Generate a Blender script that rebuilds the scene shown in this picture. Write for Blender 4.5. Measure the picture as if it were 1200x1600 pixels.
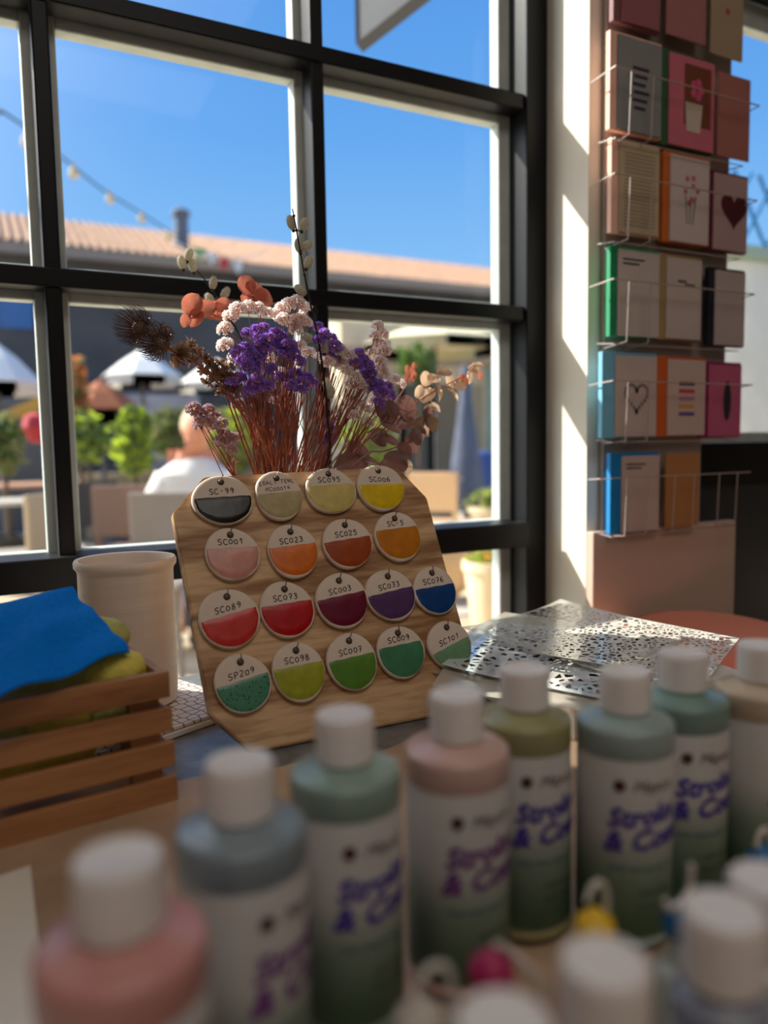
import bpy, bmesh, math, random
from mathutils import Vector, Matrix, Euler
random.seed(7)
for o in list(bpy.data.objects): bpy.data.objects.remove(o)
SC = bpy.context.scene
COL = SC.collection
PI = math.pi
# ------------------------------------------------------------------ camera
CZ = 1.085                      # eye height above the floor, table top at 0.75
TZ = 0.75
r_ = Vector((2350, -145, 1200)).normalized()
d_ = Vector((240, 13500, 1200)); d_ = (d_ - r_ * d_.dot(r_)).normalized()
y_ = r_.cross(d_)
if y_.z < 0: y_ = -y_
M = Matrix((r_, y_, -d_))       # photo axes (right, down, forward) -> world
cd = bpy.data.cameras.new('camera'); cam = bpy.data.objects.new('camera', cd); COL.objects.link(cam)
xr = M @ Vector((1, 0, 0)); yu = -(M @ Vector((0, 1, 0))); zb = -(M @ Vector((0, 0, 1)))
cam.matrix_world = Matrix(((xr.x, yu.x, zb.x, 0), (xr.y, yu.y, zb.y, 0), (xr.z, yu.z, zb.z, CZ), (0, 0, 0, 1)))
cd.sensor_fit = 'VERTICAL'; cd.sensor_height = 36; cd.sensor_width = 27; cd.lens = 27
cd.clip_start = 0.02; cd.clip_end = 200
cd.dof.use_dof = True; cd.dof.focus_distance = 0.98; cd.dof.aperture_fstop = 27 / 11.5
SC.camera = cam
def ray(px, py): return M @ Vector((px - 600, py - 800, 1200))
def at(px, py, Y):
    v = ray(px, py); v = v * (Y / v.y); return Vector((v.x, v.y, v.z + CZ))
def atz(px, py, z):
    v = ray(px, py); v = v * ((z - CZ) / v.z); return Vector((v.x, v.y, z))
# ------------------------------------------------------------------ light
SC.view_settings.view_transform = 'Standard'; SC.view_settings.look = 'None'
SC.view_settings.gamma = 1; SC.view_settings.exposure = 0.0; SC.view_settings.use_curve_mapping = False
W = bpy.data.worlds.new('sky'); SC.world = W; W.use_nodes = True
nt = W.node_tree; nt.nodes.clear()
out = nt.nodes.new('ShaderNodeOutputWorld'); bg = nt.nodes.new('ShaderNodeBackground')
tc = nt.nodes.new('ShaderNodeTexCoord'); sx = nt.nodes.new('ShaderNodeSeparateXYZ'); rp = nt.nodes.new('ShaderNodeValToRGB')
nt.links.new(tc.outputs['Generated'], sx.inputs[0]); nt.links.new(sx.outputs['Z'], rp.inputs[0])
vm = nt.nodes.new('ShaderNodeVectorMath'); vm.operation = 'DOT_PRODUCT'; vm.inputs[1].default_value = Vector((-1.05, 1, 1.17)).normalized()
nt.links.new(tc.outputs['Generated'], vm.inputs[0])
mxm = nt.nodes.new('ShaderNodeMath'); mxm.operation = 'MAXIMUM'; mxm.inputs[1].default_value = 0; nt.links.new(vm.outputs['Value'], mxm.inputs[0])
pw = nt.nodes.new('ShaderNodeMath'); pw.operation = 'POWER'; pw.inputs[1].default_value = 11; nt.links.new(mxm.outputs[0], pw.inputs[0])
gl_ = nt.nodes.new('ShaderNodeMix'); gl_.data_type = 'RGBA'; gl_.blend_type = 'ADD'; gl_.inputs[7].default_value = (7.0, 6.8, 6.4, 1)
nt.links.new(pw.outputs[0], gl_.inputs[0]); nt.links.new(rp.outputs[0], gl_.inputs[6]); nt.links.new(gl_.outputs[2], bg.inputs[0]); nt.links.new(bg.outputs[0], out.inputs[0])
rp.color_ramp.elements[0].position = 0.0; rp.color_ramp.elements[0].color = (.42, .66, .95, 1)
rp.color_ramp.elements[1].position = 0.9; rp.color_ramp.elements[1].color = (.04, .17, .55, 1)
for p_, c_ in ((.22, (.25, .55, .98, 1)), (.36, (.145, .42, .92, 1)), (.55, (.09, .32, .84, 1))):
    e = rp.color_ramp.elements.new(p_); e.color = c_
bg.inputs[1].default_value = 1.0
sd = bpy.data.lights.new('sun', 'SUN'); sd.energy = 9.0; sd.angle = 0.009; sd.color = (1, .95, .84)
so = bpy.data.objects.new('sun', sd); COL.objects.link(so)
so.rotation_euler = Vector((1.05, -1, -1.17)).to_track_quat('-Z', 'Y').to_euler(); so.location = (-8, 8, 9)
def area(name, loc, size, energy, color, target):
    l = bpy.data.lights.new(name, 'AREA'); l.shape = 'RECTANGLE'; l.size = size[0]; l.size_y = size[1]
    l.energy = energy; l.color = color
    o = bpy.data.objects.new(name, l); COL.objects.link(o); o.location = loc
    o.rotation_euler = (Vector(target) - Vector(loc)).to_track_quat('-Z', 'Y').to_euler(); return o
area('overhead_fill_light', (0.2, -0.6, 2.9), (1.8, 1.2), 16.5, (1, .92, .85), (0.3, 0.2, 0))  # added fill lamp, out of view, brightening the table from above
area('rear_fill_light', (-1.0, -3.7, 1.6), (2.6, 2.2), 7.5, (1, .91, .82), (0.4, 1, 0.9))  # unseen lamp added behind the camera to lift surfaces facing it
# ------------------------------------------------------------------ helpers
def S(c):   # sRGB 0-255 to linear
    return tuple(((v / 255) / 12.92 if v / 255 <= .04045 else ((v / 255 + .055) / 1.055) ** 2.4) for v in c)
def mat(name, col, rough=.6, var=0.0, scale=20, bump=0.0, bscale=None, metal=0, trans=0, spec=.5, emis=None, coat=0, stretch=(1, 1, 1), ssw=0, detail=4, alpha=None):
    m = bpy.data.materials.new(name); m.use_nodes = True; n = m.node_tree; b = n.nodes['Principled BSDF']
    c = S(col); b.inputs['Base Color'].default_value = (*c, 1); b.inputs['Roughness'].default_value = rough
    b.inputs['Metallic'].default_value = metal; b.inputs['Specular IOR Level'].default_value = spec
    b.inputs['Coat Weight'].default_value = coat; b.inputs['Coat Roughness'].default_value = .08
    b.inputs['Transmission Weight'].default_value = trans
    if ssw: b.inputs['Subsurface Weight'].default_value = ssw; b.inputs['Subsurface Scale'].default_value = .01
    t = n.nodes.new('ShaderNodeTexCoord'); mp = n.nodes.new('ShaderNodeMapping'); mp.inputs['Scale'].default_value = stretch
    n.links.new(t.outputs['Object'], mp.inputs[0])
    nz = n.nodes.new('ShaderNodeTexNoise'); nz.inputs['Scale'].default_value = scale; nz.inputs['Detail'].default_value = detail
    n.links.new(mp.outputs[0], nz.inputs['Vector'])
    if var:
        r = n.nodes.new('ShaderNodeValToRGB')
        r.color_ramp.elements[0].position = .3; r.color_ramp.elements[1].position = .7
        r.color_ramp.elements[0].color = (*[v * (1 - var) for v in c], 1); r.color_ramp.elements[1].color = (*[min(1, v * (1 + var)) for v in c], 1)
        n.links.new(nz.outputs[0], r.inputs[0]); n.links.new(r.outputs[0], b.inputs['Base Color'])
    if bump:
        n2 = n.nodes.new('ShaderNodeTexNoise'); n2.inputs['Scale'].default_value = bscale or scale * 3; n2.inputs['Detail'].default_value = 6
        n.links.new(mp.outputs[0], n2.inputs['Vector'])
        bp = n.nodes.new('ShaderNodeBump'); bp.inputs['Strength'].default_value = bump; bp.inputs['Distance'].default_value = .004
        n.links.new(n2.outputs[0], bp.inputs['Height']); n.links.new(bp.outputs[0], b.inputs['Normal'])
    if emis: b.inputs['Emission Color'].default_value = (*S(emis[0]), 1); b.inputs['Emission Strength'].default_value = emis[1]
    return m
def wood(name, c1, c2, scale=9, dist=6, rough=.5, axis='X', bump=.08):
    m = mat(name, c1, rough); n = m.node_tree; b = n.nodes['Principled BSDF']
    t = n.nodes.new('ShaderNodeTexCoord'); mp = n.nodes.new('ShaderNodeMapping')
    mp.inputs['Scale'].default_value = {'X': (.13, 1, 1), 'Y': (1, .16, 1), 'Z': (1, 1, .16)}[axis]
    n.links.new(t.outputs['Object'], mp.inputs[0])
    nz = n.nodes.new('ShaderNodeTexNoise'); nz.inputs['Scale'].default_value = scale; nz.inputs['Detail'].default_value = 3
    n.links.new(mp.outputs[0], nz.inputs['Vector'])
    ml = n.nodes.new('ShaderNodeMath'); ml.operation = 'MULTIPLY'; ml.inputs[1].default_value = dist * 6
    n.links.new(nz.outputs[0], ml.inputs[0])
    sn = n.nodes.new('ShaderNodeMath'); sn.operation = 'SINE'; n.links.new(ml.outputs[0], sn.inputs[0])
    n3 = n.nodes.new('ShaderNodeTexNoise'); n3.inputs['Scale'].default_value = 160; n3.inputs['Detail'].default_value = 2
    n.links.new(mp.outputs[0], n3.inputs['Vector'])
    ad = n.nodes.new('ShaderNodeMath'); ad.operation = 'MULTIPLY_ADD'; ad.inputs[1].default_value = .30
    n.links.new(sn.outputs[0], ad.inputs[0]); n.links.new(n3.outputs[0], ad.inputs[2])
    r = n.nodes.new('ShaderNodeValToRGB'); r.color_ramp.elements[0].position = .15; r.color_ramp.elements[1].position = .8
    r.color_ramp.elements[0].color = (*S(c1), 1); r.color_ramp.elements[1].color = (*S(c2), 1)
    n.links.new(ad.outputs[0], r.inputs[0]); n.links.new(r.outputs[0], b.inputs['Base Color'])
    bp = n.nodes.new('ShaderNodeBump'); bp.inputs['Strength'].default_value = bump; bp.inputs['Distance'].default_value = .002
    n.links.new(ad.outputs[0], bp.inputs['Height']); n.links.new(bp.outputs[0], b.inputs['Normal'])
    return m
def thin(name, col, tr=.5, rough=.6, var=.15, scale=60, gloss=0.06):
    """leaf or paper-thin tissue: diffuse + translucent"""
    m = bpy.data.materials.new(name); m.use_nodes = True; n = m.node_tree; n.nodes.clear()
    o = n.nodes.new('ShaderNodeOutputMaterial'); d = n.nodes.new('ShaderNodeBsdfDiffuse'); t = n.nodes.new('ShaderNodeBsdfTranslucent')
    g = n.nodes.new('ShaderNodeBsdfGlossy'); g.inputs['Roughness'].default_value = rough
    mx = n.nodes.new('ShaderNodeMixShader'); mx.inputs[0].default_value = tr; m2 = n.nodes.new('ShaderNodeMixShader'); m2.inputs[0].default_value = gloss
    tcn = n.nodes.new('ShaderNodeTexCoord'); nz = n.nodes.new('ShaderNodeTexNoise'); nz.inputs['Scale'].default_value = scale
    n.links.new(tcn.outputs['Object'], nz.inputs['Vector'])
    r = n.nodes.new('ShaderNodeValToRGB'); c = S(col)
    r.color_ramp.elements[0].position = .3; r.color_ramp.elements[1].position = .7
    r.color_ramp.elements[0].color = (*[v * (1 - var) for v in c], 1); r.color_ramp.elements[1].color = (*[min(1, v * (1 + var)) for v in c], 1)
    n.links.new(nz.outputs[0], r.inputs[0]); n.links.new(r.outputs[0], d.inputs[0]); n.links.new(r.outputs[0], t.inputs[0])
    n.links.new(d.outputs[0], mx.inputs[1]); n.links.new(t.outputs[0], mx.inputs[2])
    n.links.new(mx.outputs[0], m2.inputs[1]); n.links.new(g.outputs[0], m2.inputs[2]); n.links.new(m2.outputs[0], o.inputs[0])
    return m
def BM(): return bmesh.new()
def box(bm, x0, x1, y0, y1, z0, z1, bev=0, rot=None, piv=None, seg=2):
    g = bmesh.ops.create_cube(bm, size=1)
    vs = g['verts']
    for v in vs: v.co = Vector(((x0 + x1) / 2 + v.co.x * (x1 - x0), (y0 + y1) / 2 + v.co.y * (y1 - y0), (z0 + z1) / 2 + v.co.z * (z1 - z0)))
    if bev:
        es = list({e for v in vs for e in v.link_edges})
        rr = bmesh.ops.bevel(bm, geom=es, offset=bev, segments=seg, affect='EDGES', profile=.5)
        vs = list({v for f in rr['faces'] for v in f.verts} | {v for v in vs if v.is_valid})
    if rot is not None:
        c = Vector(piv) if piv else Vector(((x0 + x1) / 2, (y0 + y1) / 2, (z0 + z1) / 2))
        for v in vs: v.co = c + rot @ (v.co - c)
    return vs
def lathe(bm, prof, seg=32, c=(0, 0, 0), close=False, a0=0, a1=2 * PI, mi=0):
    full = abs(a1 - a0 - 2 * PI) < 1e-5
    n = seg if full else seg + 1
    rings = []
    for (r, z) in prof:
        if r < 1e-6: rings.append([bm.verts.new((c[0], c[1], c[2] + z))]); continue
        rings.append([bm.verts.new((c[0] + r * math.cos(a0 + (a1 - a0) * i / seg), c[1] + r * math.sin(a0 + (a1 - a0) * i / seg), c[2] + z)) for i in range(n)])
    for a, b in zip(rings, rings[1:]):
        for i in range(seg):
            j = (i + 1) % n
            if len(a) == 1 and len(b) == 1: continue
            if len(a) == 1: f = bm.faces.new((a[0], b[j], b[i]))
            elif len(b) == 1: f = bm.faces.new((a[i], a[j], b[0]))
            else: f = bm.faces.new((a[i], a[j], b[j], b[i]))
            f.material_index = mi
    return rings
def tube(bm, pts, r, seg=6, r2=None, cap=True):
    pts = [Vector(p) for p in pts]; n = len(pts); rings = []
    up = Vector((0, 0, 1)); prev = None
    for i, p in enumerate(pts):
        t = (pts[min(i + 1, n - 1)] - pts[max(i - 1, 0)])
        t = t.normalized() if t.length > 1e-9 else Vector((0, 0, 1))
        if prev is None:
            a = t.cross(up) if abs(t.z) < .95 else t.cross(Vector((1, 0, 0)))
        else: a = prev - t * prev.dot(t)
        a.normalize(); prev = a; b = t.cross(a)
        f = i / (n - 1) if n > 1 else 0
        rr = (r[i] if isinstance(r, (list, tuple)) else (r if r2 is None else r + (r2 - r) * f))
        rings.append([bm.verts.new(p + (a * math.cos(2 * PI * k / seg) + b * math.sin(2 * PI * k / seg)) * rr) for k in range(seg)])
    for a, b in zip(rings, rings[1:]):
        for k in range(seg): bm.faces.new((a[k], a[(k + 1) % seg], b[(k + 1) % seg], b[k]))
    if cap and seg > 2:
        bm.faces.new(rings[0][::-1]); bm.faces.new(rings[-1])
def curve(p0, p1, p2, n=8):
    p0, p1, p2 = Vector(p0), Vector(p1), Vector(p2)
    return [(1 - t) ** 2 * p0 + 2 * t * (1 - t) * p1 + t * t * p2 for t in [i / n for i in range(n + 1)]]
def smoothpath(pts, n=4):
    pts = [Vector(p) for p in pts]; out = []
    for i in range(len(pts) - 1):
        a = pts[max(i - 1, 0)]; b = pts[i]; c = pts[i + 1]; d = pts[min(i + 2, len(pts) - 1)]
        for k in range(n):
            t = k / n
            out.append(.5 * ((2 * b) + (c - a) * t + (2 * a - 5 * b + 4 * c - d) * t * t + (-a + 3 * b - 3 * c + d) * t ** 3))
    out.append(pts[-1]); return out
def poly(bm, pts, mi=0):
    f = bm.faces.new([bm.verts.new(p) for p in pts]); f.material_index = mi; return f
def prism(bm, pts, thick, n=Vector((0, 1, 0))):
    a = [bm.verts.new(Vector(p)) for p in pts]; b = [bm.verts.new(Vector(p) + n * thick) for p in pts]
    bm.faces.new(a); bm.faces.new(b[::-1])
    for i in range(len(a)):
        j = (i + 1) % len(a); bm.faces.new((a[j], a[i], b[i], b[j]))
def ball(bm, c, r, sc=(1, 1, 1), rot=None, sub=2, uv=None):
    g = bmesh.ops.create_icosphere(bm, subdivisions=sub, radius=r)
    for v in g['verts']:
        p = Vector((v.co.x * sc[0], v.co.y * sc[1], v.co.z * sc[2]))
        if rot is not None: p = rot @ p
        v.co = Vector(c) + p
    return g['verts']
def obj(name, bm, m, parent=None, smooth=False, loc=None, kind=None):
    """link bm as ONE mesh object; bm is in world coordinates unless loc is given as the parent's own frame"""
    bmesh.ops.recalc_face_normals(bm, faces=bm.faces)
    if smooth:
        for f in bm.faces: f.smooth = True
    me = bpy.data.meshes.new(name); bm.to_mesh(me); bm.free()
    for mm in (m if isinstance(m, list) else [m]): me.materials.append(mm)
    if smooth:
        try: me.set_sharp_from_angle(angle=math.radians(42))
        except Exception: pass
    o = bpy.data.objects.new(name, me); COL.objects.link(o)
    if parent: o.parent = parent
    if kind: o['kind'] = kind
    return o
def rebase(o, loc):
    """world-space mesh -> same place with its origin at loc"""
    o.data.transform(Matrix.Translation(-Vector(loc))); o.location = loc; return o
def wobj(name, bm, m, parent, smooth=False):
    for v in bm.verts: v.co -= parent_loc(parent)
    return obj(name, bm, m, parent, smooth)
def parent_loc(p):
    l = Vector((0, 0, 0))
    while p: l += Vector(p.location); p = p.parent
    return l
def tag(o, label, cat, group=None, kind=None):
    o['label'] = label; o['category'] = cat
    if group: o['group'] = group
    if kind: o['kind'] = kind
    return o
def thing(name, label, cat, loc=(0, 0, 0), rotz=0, group=None):
    o = bpy.data.objects.new(name, None); COL.objects.link(o); o.empty_display_size = .02
    o.location = loc; o.rotation_euler = (0, 0, rotz); return tag(o, label, cat, group)
def single(name, bm, m, label, cat, loc, group=None, smooth=False):
    o = obj(name, bm, m, None, smooth); rebase(o, loc); return tag(o, label, cat, group)
def struct(name, bm, m, parent=None, smooth=False):
    o = obj(name, bm, m, parent, smooth)
    if not parent: o['kind'] = 'structure'
    return o
def dup(root):
    c = root.copy(); COL.objects.link(c)
    for ch in list(root.children):
        d = ch.copy(); COL.objects.link(d); d.parent = c
        for g in ch.children:
            h = g.copy(); COL.objects.link(h); h.parent = d
    return c
def textmesh(s, size, align='LEFT', xs=1.0, shear=0, bold=0):
    cu = bpy.data.curves.new('lettering', 'FONT'); cu.body = s; cu.size = size; cu.align_x = align; cu.shear = shear; cu.offset = bold
    cu.resolution_u = 2
    o = bpy.data.objects.new('lettering', cu); COL.objects.link(o)
    bpy.context.view_layer.update()
    dg = bpy.context.evaluated_depsgraph_get(); me = bpy.data.meshes.new_from_object(o.evaluated_get(dg))
    bm = bmesh.new(); bm.from_mesh(me)
    bpy.data.objects.remove(o); bpy.data.curves.remove(cu); bpy.data.meshes.remove(me)
    for v in bm.verts: v.co.x *= xs
    return bm
# stroke font for handwriting: glyphs on a 0..1 x 0..1.4 box
GL = {
 'S': [[(.9, 1.25), (.5, 1.4), (.1, 1.15), (.2, .85), (.75, .6), (.85, .25), (.5, 0), (.05, .15)]],
 'C': [[(.9, 1.15), (.55, 1.38), (.15, 1.1), (.05, .6), (.25, .1), (.6, 0), (.95, .2)]],
 'P': [[(.15, 0), (.15, 1.35)], [(.1, 1.3), (.6, 1.38), (.9, 1.05), (.6, .7), (.15, .62)]],
 '0': [[(.5, 1.1), (.15, .9), (.08, .45), (.35, .05), (.75, .15), (.88, .6), (.75, 1.0), (.5, 1.1)]],
 '1': [[(.2, .9), (.6, 1.3), (.55, 0)]],
 '2': [[(.1, 1.1), (.45, 1.35), (.8, 1.1), (.65, .7), (.1, .05), (.9, .08)]],
 '3': [[(.1, 1.2), (.5, 1.35), (.8, 1.05), (.4, .75), (.85, .45), (.5, 0), (.1, .15)]],
 '5': [[(.85, 1.3), (.25, 1.28), (.2, .8), (.65, .8), (.85, .4), (.5, 0), (.1, .1)]],
 '6': [[(.75, 1.35), (.3, .95), (.1, .4), (.4, 0), (.8, .2), (.75, .6), (.4, .65), (.15, .4)]],
 '7': [[(.1, 1.25), (.85, 1.3), (.4, 0)], [(.3, .65), (.8, .7)]],
 '8': [[(.5, .75), (.15, 1.05), (.5, 1.35), (.8, 1.05), (.5, .75), (.1, .35), (.5, 0), (.88, .35), (.5, .75)]],
 '9': [[(.8, .95), (.45, .65), (.15, .95), (.45, 1.35), (.8, 1.1), (.8, .5), (.4, 0)]],
 '-': [[(.25, .65), (.75, .68)]],
 'E': [[(.85, 1.3), (.2, 1.28), (.15, .05), (.85, .05)], [(.18, .7), (.7, .72)]],
 'G': [[(.9, 1.15), (.5, 1.35), (.1, .8), (.3, .05), (.85, .2), (.85, .6), (.5, .6)]],
 'A': [[(.05, 0), (.45, 1.35), (.9, 0)], [(.2, .5), (.75, .5)]],
 'L': [[(.2, 1.35), (.15, .05), (.85, .05)]],
 'I': [[(.5, 1.3), (.5, 0)]],
 'T': [[(.05, 1.3), (.95, 1.3)], [(.5, 1.3), (.48, 0)]],
 'N': [[(.12, 0), (.12, 1.3), (.82, .05), (.85, 1.35)]],
 'H': [[(.15, 1.35), (.15, 0)], [(.85, 1.35), (.85, 0)], [(.15, .65), (.85, .7)]],
 '4': [[(.55, 1.35), (.1, .5), (.9, .5)], [(.65, .9), (.65, 0)]],
}
def handwrite(bm, s, x, z, h, r, rng, adv=1.28):
    """strokes in the local xz plane, at y just in front of the face"""
    k = h / 1.4
    for ch in s:
        if ch != ' ':
            jx = rng.uniform(-.04, .04); jz = rng.uniform(-.1, .1)
            for st in GL[ch]:
                pts = [Vector((x + (px + jx) * k, 0, z + (pz + jz) * k)) for px, pz in st]
                tube(bm, smoothpath(pts, 3) if len(pts) > 2 else pts, r, seg=4)
        x += adv * k
# ------------------------------------------------------------------ materials
m_plaster = mat('white_plaster', (226, 218, 202), .9, var=.05, scale=6, bump=.15, bscale=60)
m_roomwall = mat('room_wall_paint', (196, 180, 160), .9, var=.04, scale=3)
m_floor = mat('shop_floor', (120, 100, 82), .6, var=.15, scale=5)
m_ceil = mat('ceiling_paint', (205, 195, 180), .9)
m_black = mat('black_frame_paint', (7, 8, 11), .45, var=.2, scale=30, bump=.05, spec=.25)
m_outer = mat('pale_outer_frame', (196, 204, 198), .5, var=.08, scale=25, bump=.1)
m_conc = mat('dark_worktop', (112, 114, 116), .3, var=.25, scale=45, bump=.12, bscale=140)
m_kraft = mat('kraft_paper', (180, 150, 122), .45, var=.26, scale=7, bump=.9, bscale=22)
m_kraft2 = mat('pale_paper', (232, 224, 212), .6, var=.05, scale=10, bump=.4, bscale=18)
m_pine = wood('pine_board', (146, 102, 62), (216, 178, 134), 8, 8.0, .55, 'X')
m_crate = wood('crate_wood', (132, 84, 48), (176, 122, 78), 14, 2.5, .5, 'X')
m_bisque = mat('bisque_clay', (224, 206, 190), .85, var=.05, scale=40, bump=.08, bscale=200)
m_mug = mat('mug_clay', (226, 210, 196), .8, var=.04, scale=30, bump=.08, bscale=90, stretch=(.2, .2, 3))
m_ink = mat('marker_ink', (34, 26, 28), .6)
m_hook = mat('hook_metal', (96, 80, 66), .4, metal=.4)
m_cap = mat('cap_plastic', (232, 226, 222), .42, ssw=.15)
m_label = None
# ------------------------------------------------------------------ setting: room
def bx(name, dims, m, parent=None, bev=0):
    b = BM()
    for d in dims: box(b, *d, bev=bev)
    return struct(name, b, m, parent)
WY = 1.30; GX0, GX1 = -.345, 1.005
ML = [.104, .554]; HZ = [CZ + .687, CZ + .265]; TR = CZ - .190
bx('floor', [(-3, 4, -4, 1.3, -.05, 0)], m_floor)
bx('ceiling', [(-3, 4, -4, 1.5, 3, 3.05)], m_ceil)
bx('wall_back', [(-3, 4, -4.1, -4, 0, 3)], m_roomwall)
bx('wall_left', [(-3.1, -3, -4, 1.45, 0, 3)], m_roomwall)
bx('wall_right', [(4, 4.1, -4, 1.45, 0, 3)], m_roomwall)
bx('wall_front', [(-3, GX0 - .06, 1.27, 1.43, 0, 3), (GX0 - .06, 1.058, 1.27, 1.43, 2.34, 3), (1.058, 1.375, 1.178, 1.43, 0, 3),
                  (1.375, 4, 1.27, 1.43, 2.24, 3), (2.9, 4, 1.27, 1.43, 0, 2.24)], m_plaster)
# window 1: black steel frame, pale outer frame, panes
fr = [(GX0 - .06, GX0, WY, 1.36, .0, 2.34), (GX1, 1.058, 1.300, 1.36, 0, 2.34),
      (GX0, GX1, WY, 1.36, 2.27, 2.34), (GX0, GX1, WY - .012, 1.36, TR - .030, TR + .022), (GX0, GX1, WY, 1.36, 0.0, .12)]
for x in ML: fr.append((x - .0125, x + .0125, WY + .012, 1.355, .12, 2.27))
for z in HZ: fr.append((GX0, GX1, WY + .008, 1.355, z - .015, z + .015))
w1 = bx('window_1', fr, m_black, bev=.003)
xs = [GX0] + ML + [GX1]; zs = [.12, TR - .004, HZ[1], HZ[0], 2.27]
bo = BM(); m_glass = bpy.data.materials.new('window_glass'); m_glass.use_nodes = True
n = m_glass.node_tree; n.nodes.clear(); o_ = n.nodes.new('ShaderNodeOutputMaterial'); t_ = n.nodes.new('ShaderNodeBsdfTransparent'); g_ = n.nodes.new('ShaderNodeBsdfGlossy')
g_.inputs['Roughness'].default_value = .02; x_ = n.nodes.new('ShaderNodeMixShader'); x_.inputs[0].default_value = .007
t_.inputs[0].default_value = (.97, .98, .98, 1)
n.links.new(t_.outputs[0], x_.inputs[1]); n.links.new(g_.outputs[0], x_.inputs[2]); n.links.new(x_.outputs[0], o_.inputs[0])
for i in range(3):
    for k in range(4):
        x0 = xs[i] - .008; x1 = xs[i + 1] + .008; z0 = zs[k] - .006; z1 = zs[k + 1] + .006
        wd = .034
        b = BM()
        for d in ((x0, x0 + wd, z0, z1), (x1 - wd, x1, z0, z1), (x0 + wd, x1 - wd, z0, z0 + wd), (x0 + wd, x1 - wd, z1 - wd, z1)):
            box(b, d[0], d[1], 1.362, 1.392, d[2], d[3], bev=.003)
        OF = obj('outer_frame', b, m_outer, w1)
        b = BM(); box(b, x0 + wd, x1 - wd, 1.374, 1.378, z0 + wd, z1 - wd); obj('glass_pane', b, m_glass, OF)
# window 2 / glazed door right of the pillar
w2 = bx('window_2', [(1.375, 1.42, 1.29, 1.36, 0, 2.24), (2.84, 2.9, 1.29, 1.36, 0, 2.24), (1.42, 2.84, 1.29, 1.36, 2.16, 2.24), (1.42, 2.84, 1.29, 1.36, .97, 1.075),
                     (1.42, 1.50, 1.29, 1.36, .1, .97), (1.42, 2.84, 1.29, 1.36, 0, .14)], m_black, bev=.003)
b = BM(); box(b, 1.50, 2.84, 1.31, 1.335, .14, .97); obj('kick_panel', b, mat('dark_kick_panel', (28, 31, 38), .3, var=.15, scale=8), w2)
b = BM(); box(b, 1.42, 2.84, 1.362, 1.39, 1.075, 1.10); box(b, 1.42, 2.84, 1.362, 1.39, 2.10, 2.16); obj('outer_frame', b, m_outer, w2)
b = BM(); box(b, 1.42, 2.84, 1.374, 1.378, 1.10, 2.10); obj('glass_pane', b, m_glass, w2)
# ------------------------------------------------------------------ table
t = thing('work_table', 'long dark worktop table standing in front of the big window', 'table', (.15, .5, 0))
b = BM(); box(b, -.6, .86, -.15, 1.12, TZ - .04, TZ, bev=.004); wobj('tabletop', b, m_conc, t)
for x in (-.52, .78):
    for y in (-.08, 1.04):
        b = BM(); box(b, x - .03, x + .03, y - .03, y + .03, 0, TZ - .04, bev=.003); wobj('leg', b, m_black, t)
# kraft paper cover, slightly buckled, torn back edge
def sheetgrid(x0, x1, yf, yb, nx, ny, h):
    bm = BM(); g = []
    for i in range(nx + 1):
        row = []
        for j in range(ny + 1):
            x = x0 + (x1 - x0) * i / nx; a = yf; bq = yb(x) if callable(yb) else yb
            y = a + (bq - a) * j / ny
            row.append(bm.verts.new((x, y, h(x, y))))
        g.append(row)
    for i in range(nx):
        for j in range(ny): bm.faces.new((g[i][j], g[i + 1][j], g[i + 1][j + 1], g[i][j + 1]))
    r = bmesh.ops.extrude_face_region(bm, geom=bm.faces[:])
    for v in r['geom']:
        if isinstance(v, bmesh.types.BMVert): v.co.z += .0006
    return bm
def wr(x, y): return TZ + .0006 + .0026 * (1 + math.sin(x * 31 + 3 * math.sin(y * 17))) * (.5 + .5 * math.sin(y * 23 + x * 9)) ** 2
b = sheetgrid(-.58, .80, -.10, lambda x: .745 + .012 * math.sin(x * 14) + .006 * math.sin(x * 47), 90, 50, wr)
o = obj('kraft_paper_cover', b, m_kraft, smooth=True); rebase(o, (.1, .3, TZ)); tag(o, 'brown wrinkled kraft paper sheet covering the front of the worktop', 'paper')
b = sheetgrid(-.45, .012, .10, lambda x: .65 + .02 * math.sin(x * 20), 30, 30, lambda x, y: wr(x, y) + .0022)
o = obj('pale_paper_sheet', b, m_kraft2, smooth=True); rebase(o, (-.2, .3, TZ)); tag(o, 'pale crumpled paper at the lower left edge, left of the pink bottle', 'paper')
# ------------------------------------------------------------------ glaze board with test tags
TILT = math.radians(25); BY = .787
def UV(u, v, w=0):   # board face coordinates -> world; w = distance in front of the face
    return Vector((u, BY + v * math.sin(TILT) - w * math.cos(TILT), TZ + v * math.cos(TILT) + w * math.sin(TILT)))
def pxuv(px, py):
    v = ray(px, py); nn = Vector((0, math.cos(TILT), -math.sin(TILT))); p0 = Vector((0, BY, TZ - CZ))
    s = nn.dot(p0) / nn.dot(v); P = v * s
    return P.x, (P.z - (TZ - CZ)) / math.cos(TILT)
outl = [(.2385, .003), (.1985, .051), (.188, .286), (.231, .330), (.497, .336), (.532, .288), (.540, .052), (.498, .003)]
board = thing('sample_board', 'pine board with cut corners leaning back and holding round glaze samples', 'board', (.37, BY, TZ))
b = BM(); prism(b, [UV(u, v) for u, v in outl], .016, Vector((0, math.cos(TILT), -math.sin(TILT))))
bmesh.ops.bevel(b, geom=b.edges[:], offset=.0015, segments=2, affect='EDGES')
wobj('panel', b, m_pine, board)
b = BM(); prism(b, [UV(.36, .20, -.016), UV(.40, .20, -.016), Vector((.40, 1.01, TZ + .001)), Vector((.36, 1.01, TZ + .001))], .006, Vector((0, 0, .7)))
wobj('prop_strut', b, m_pine, board)
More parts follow.
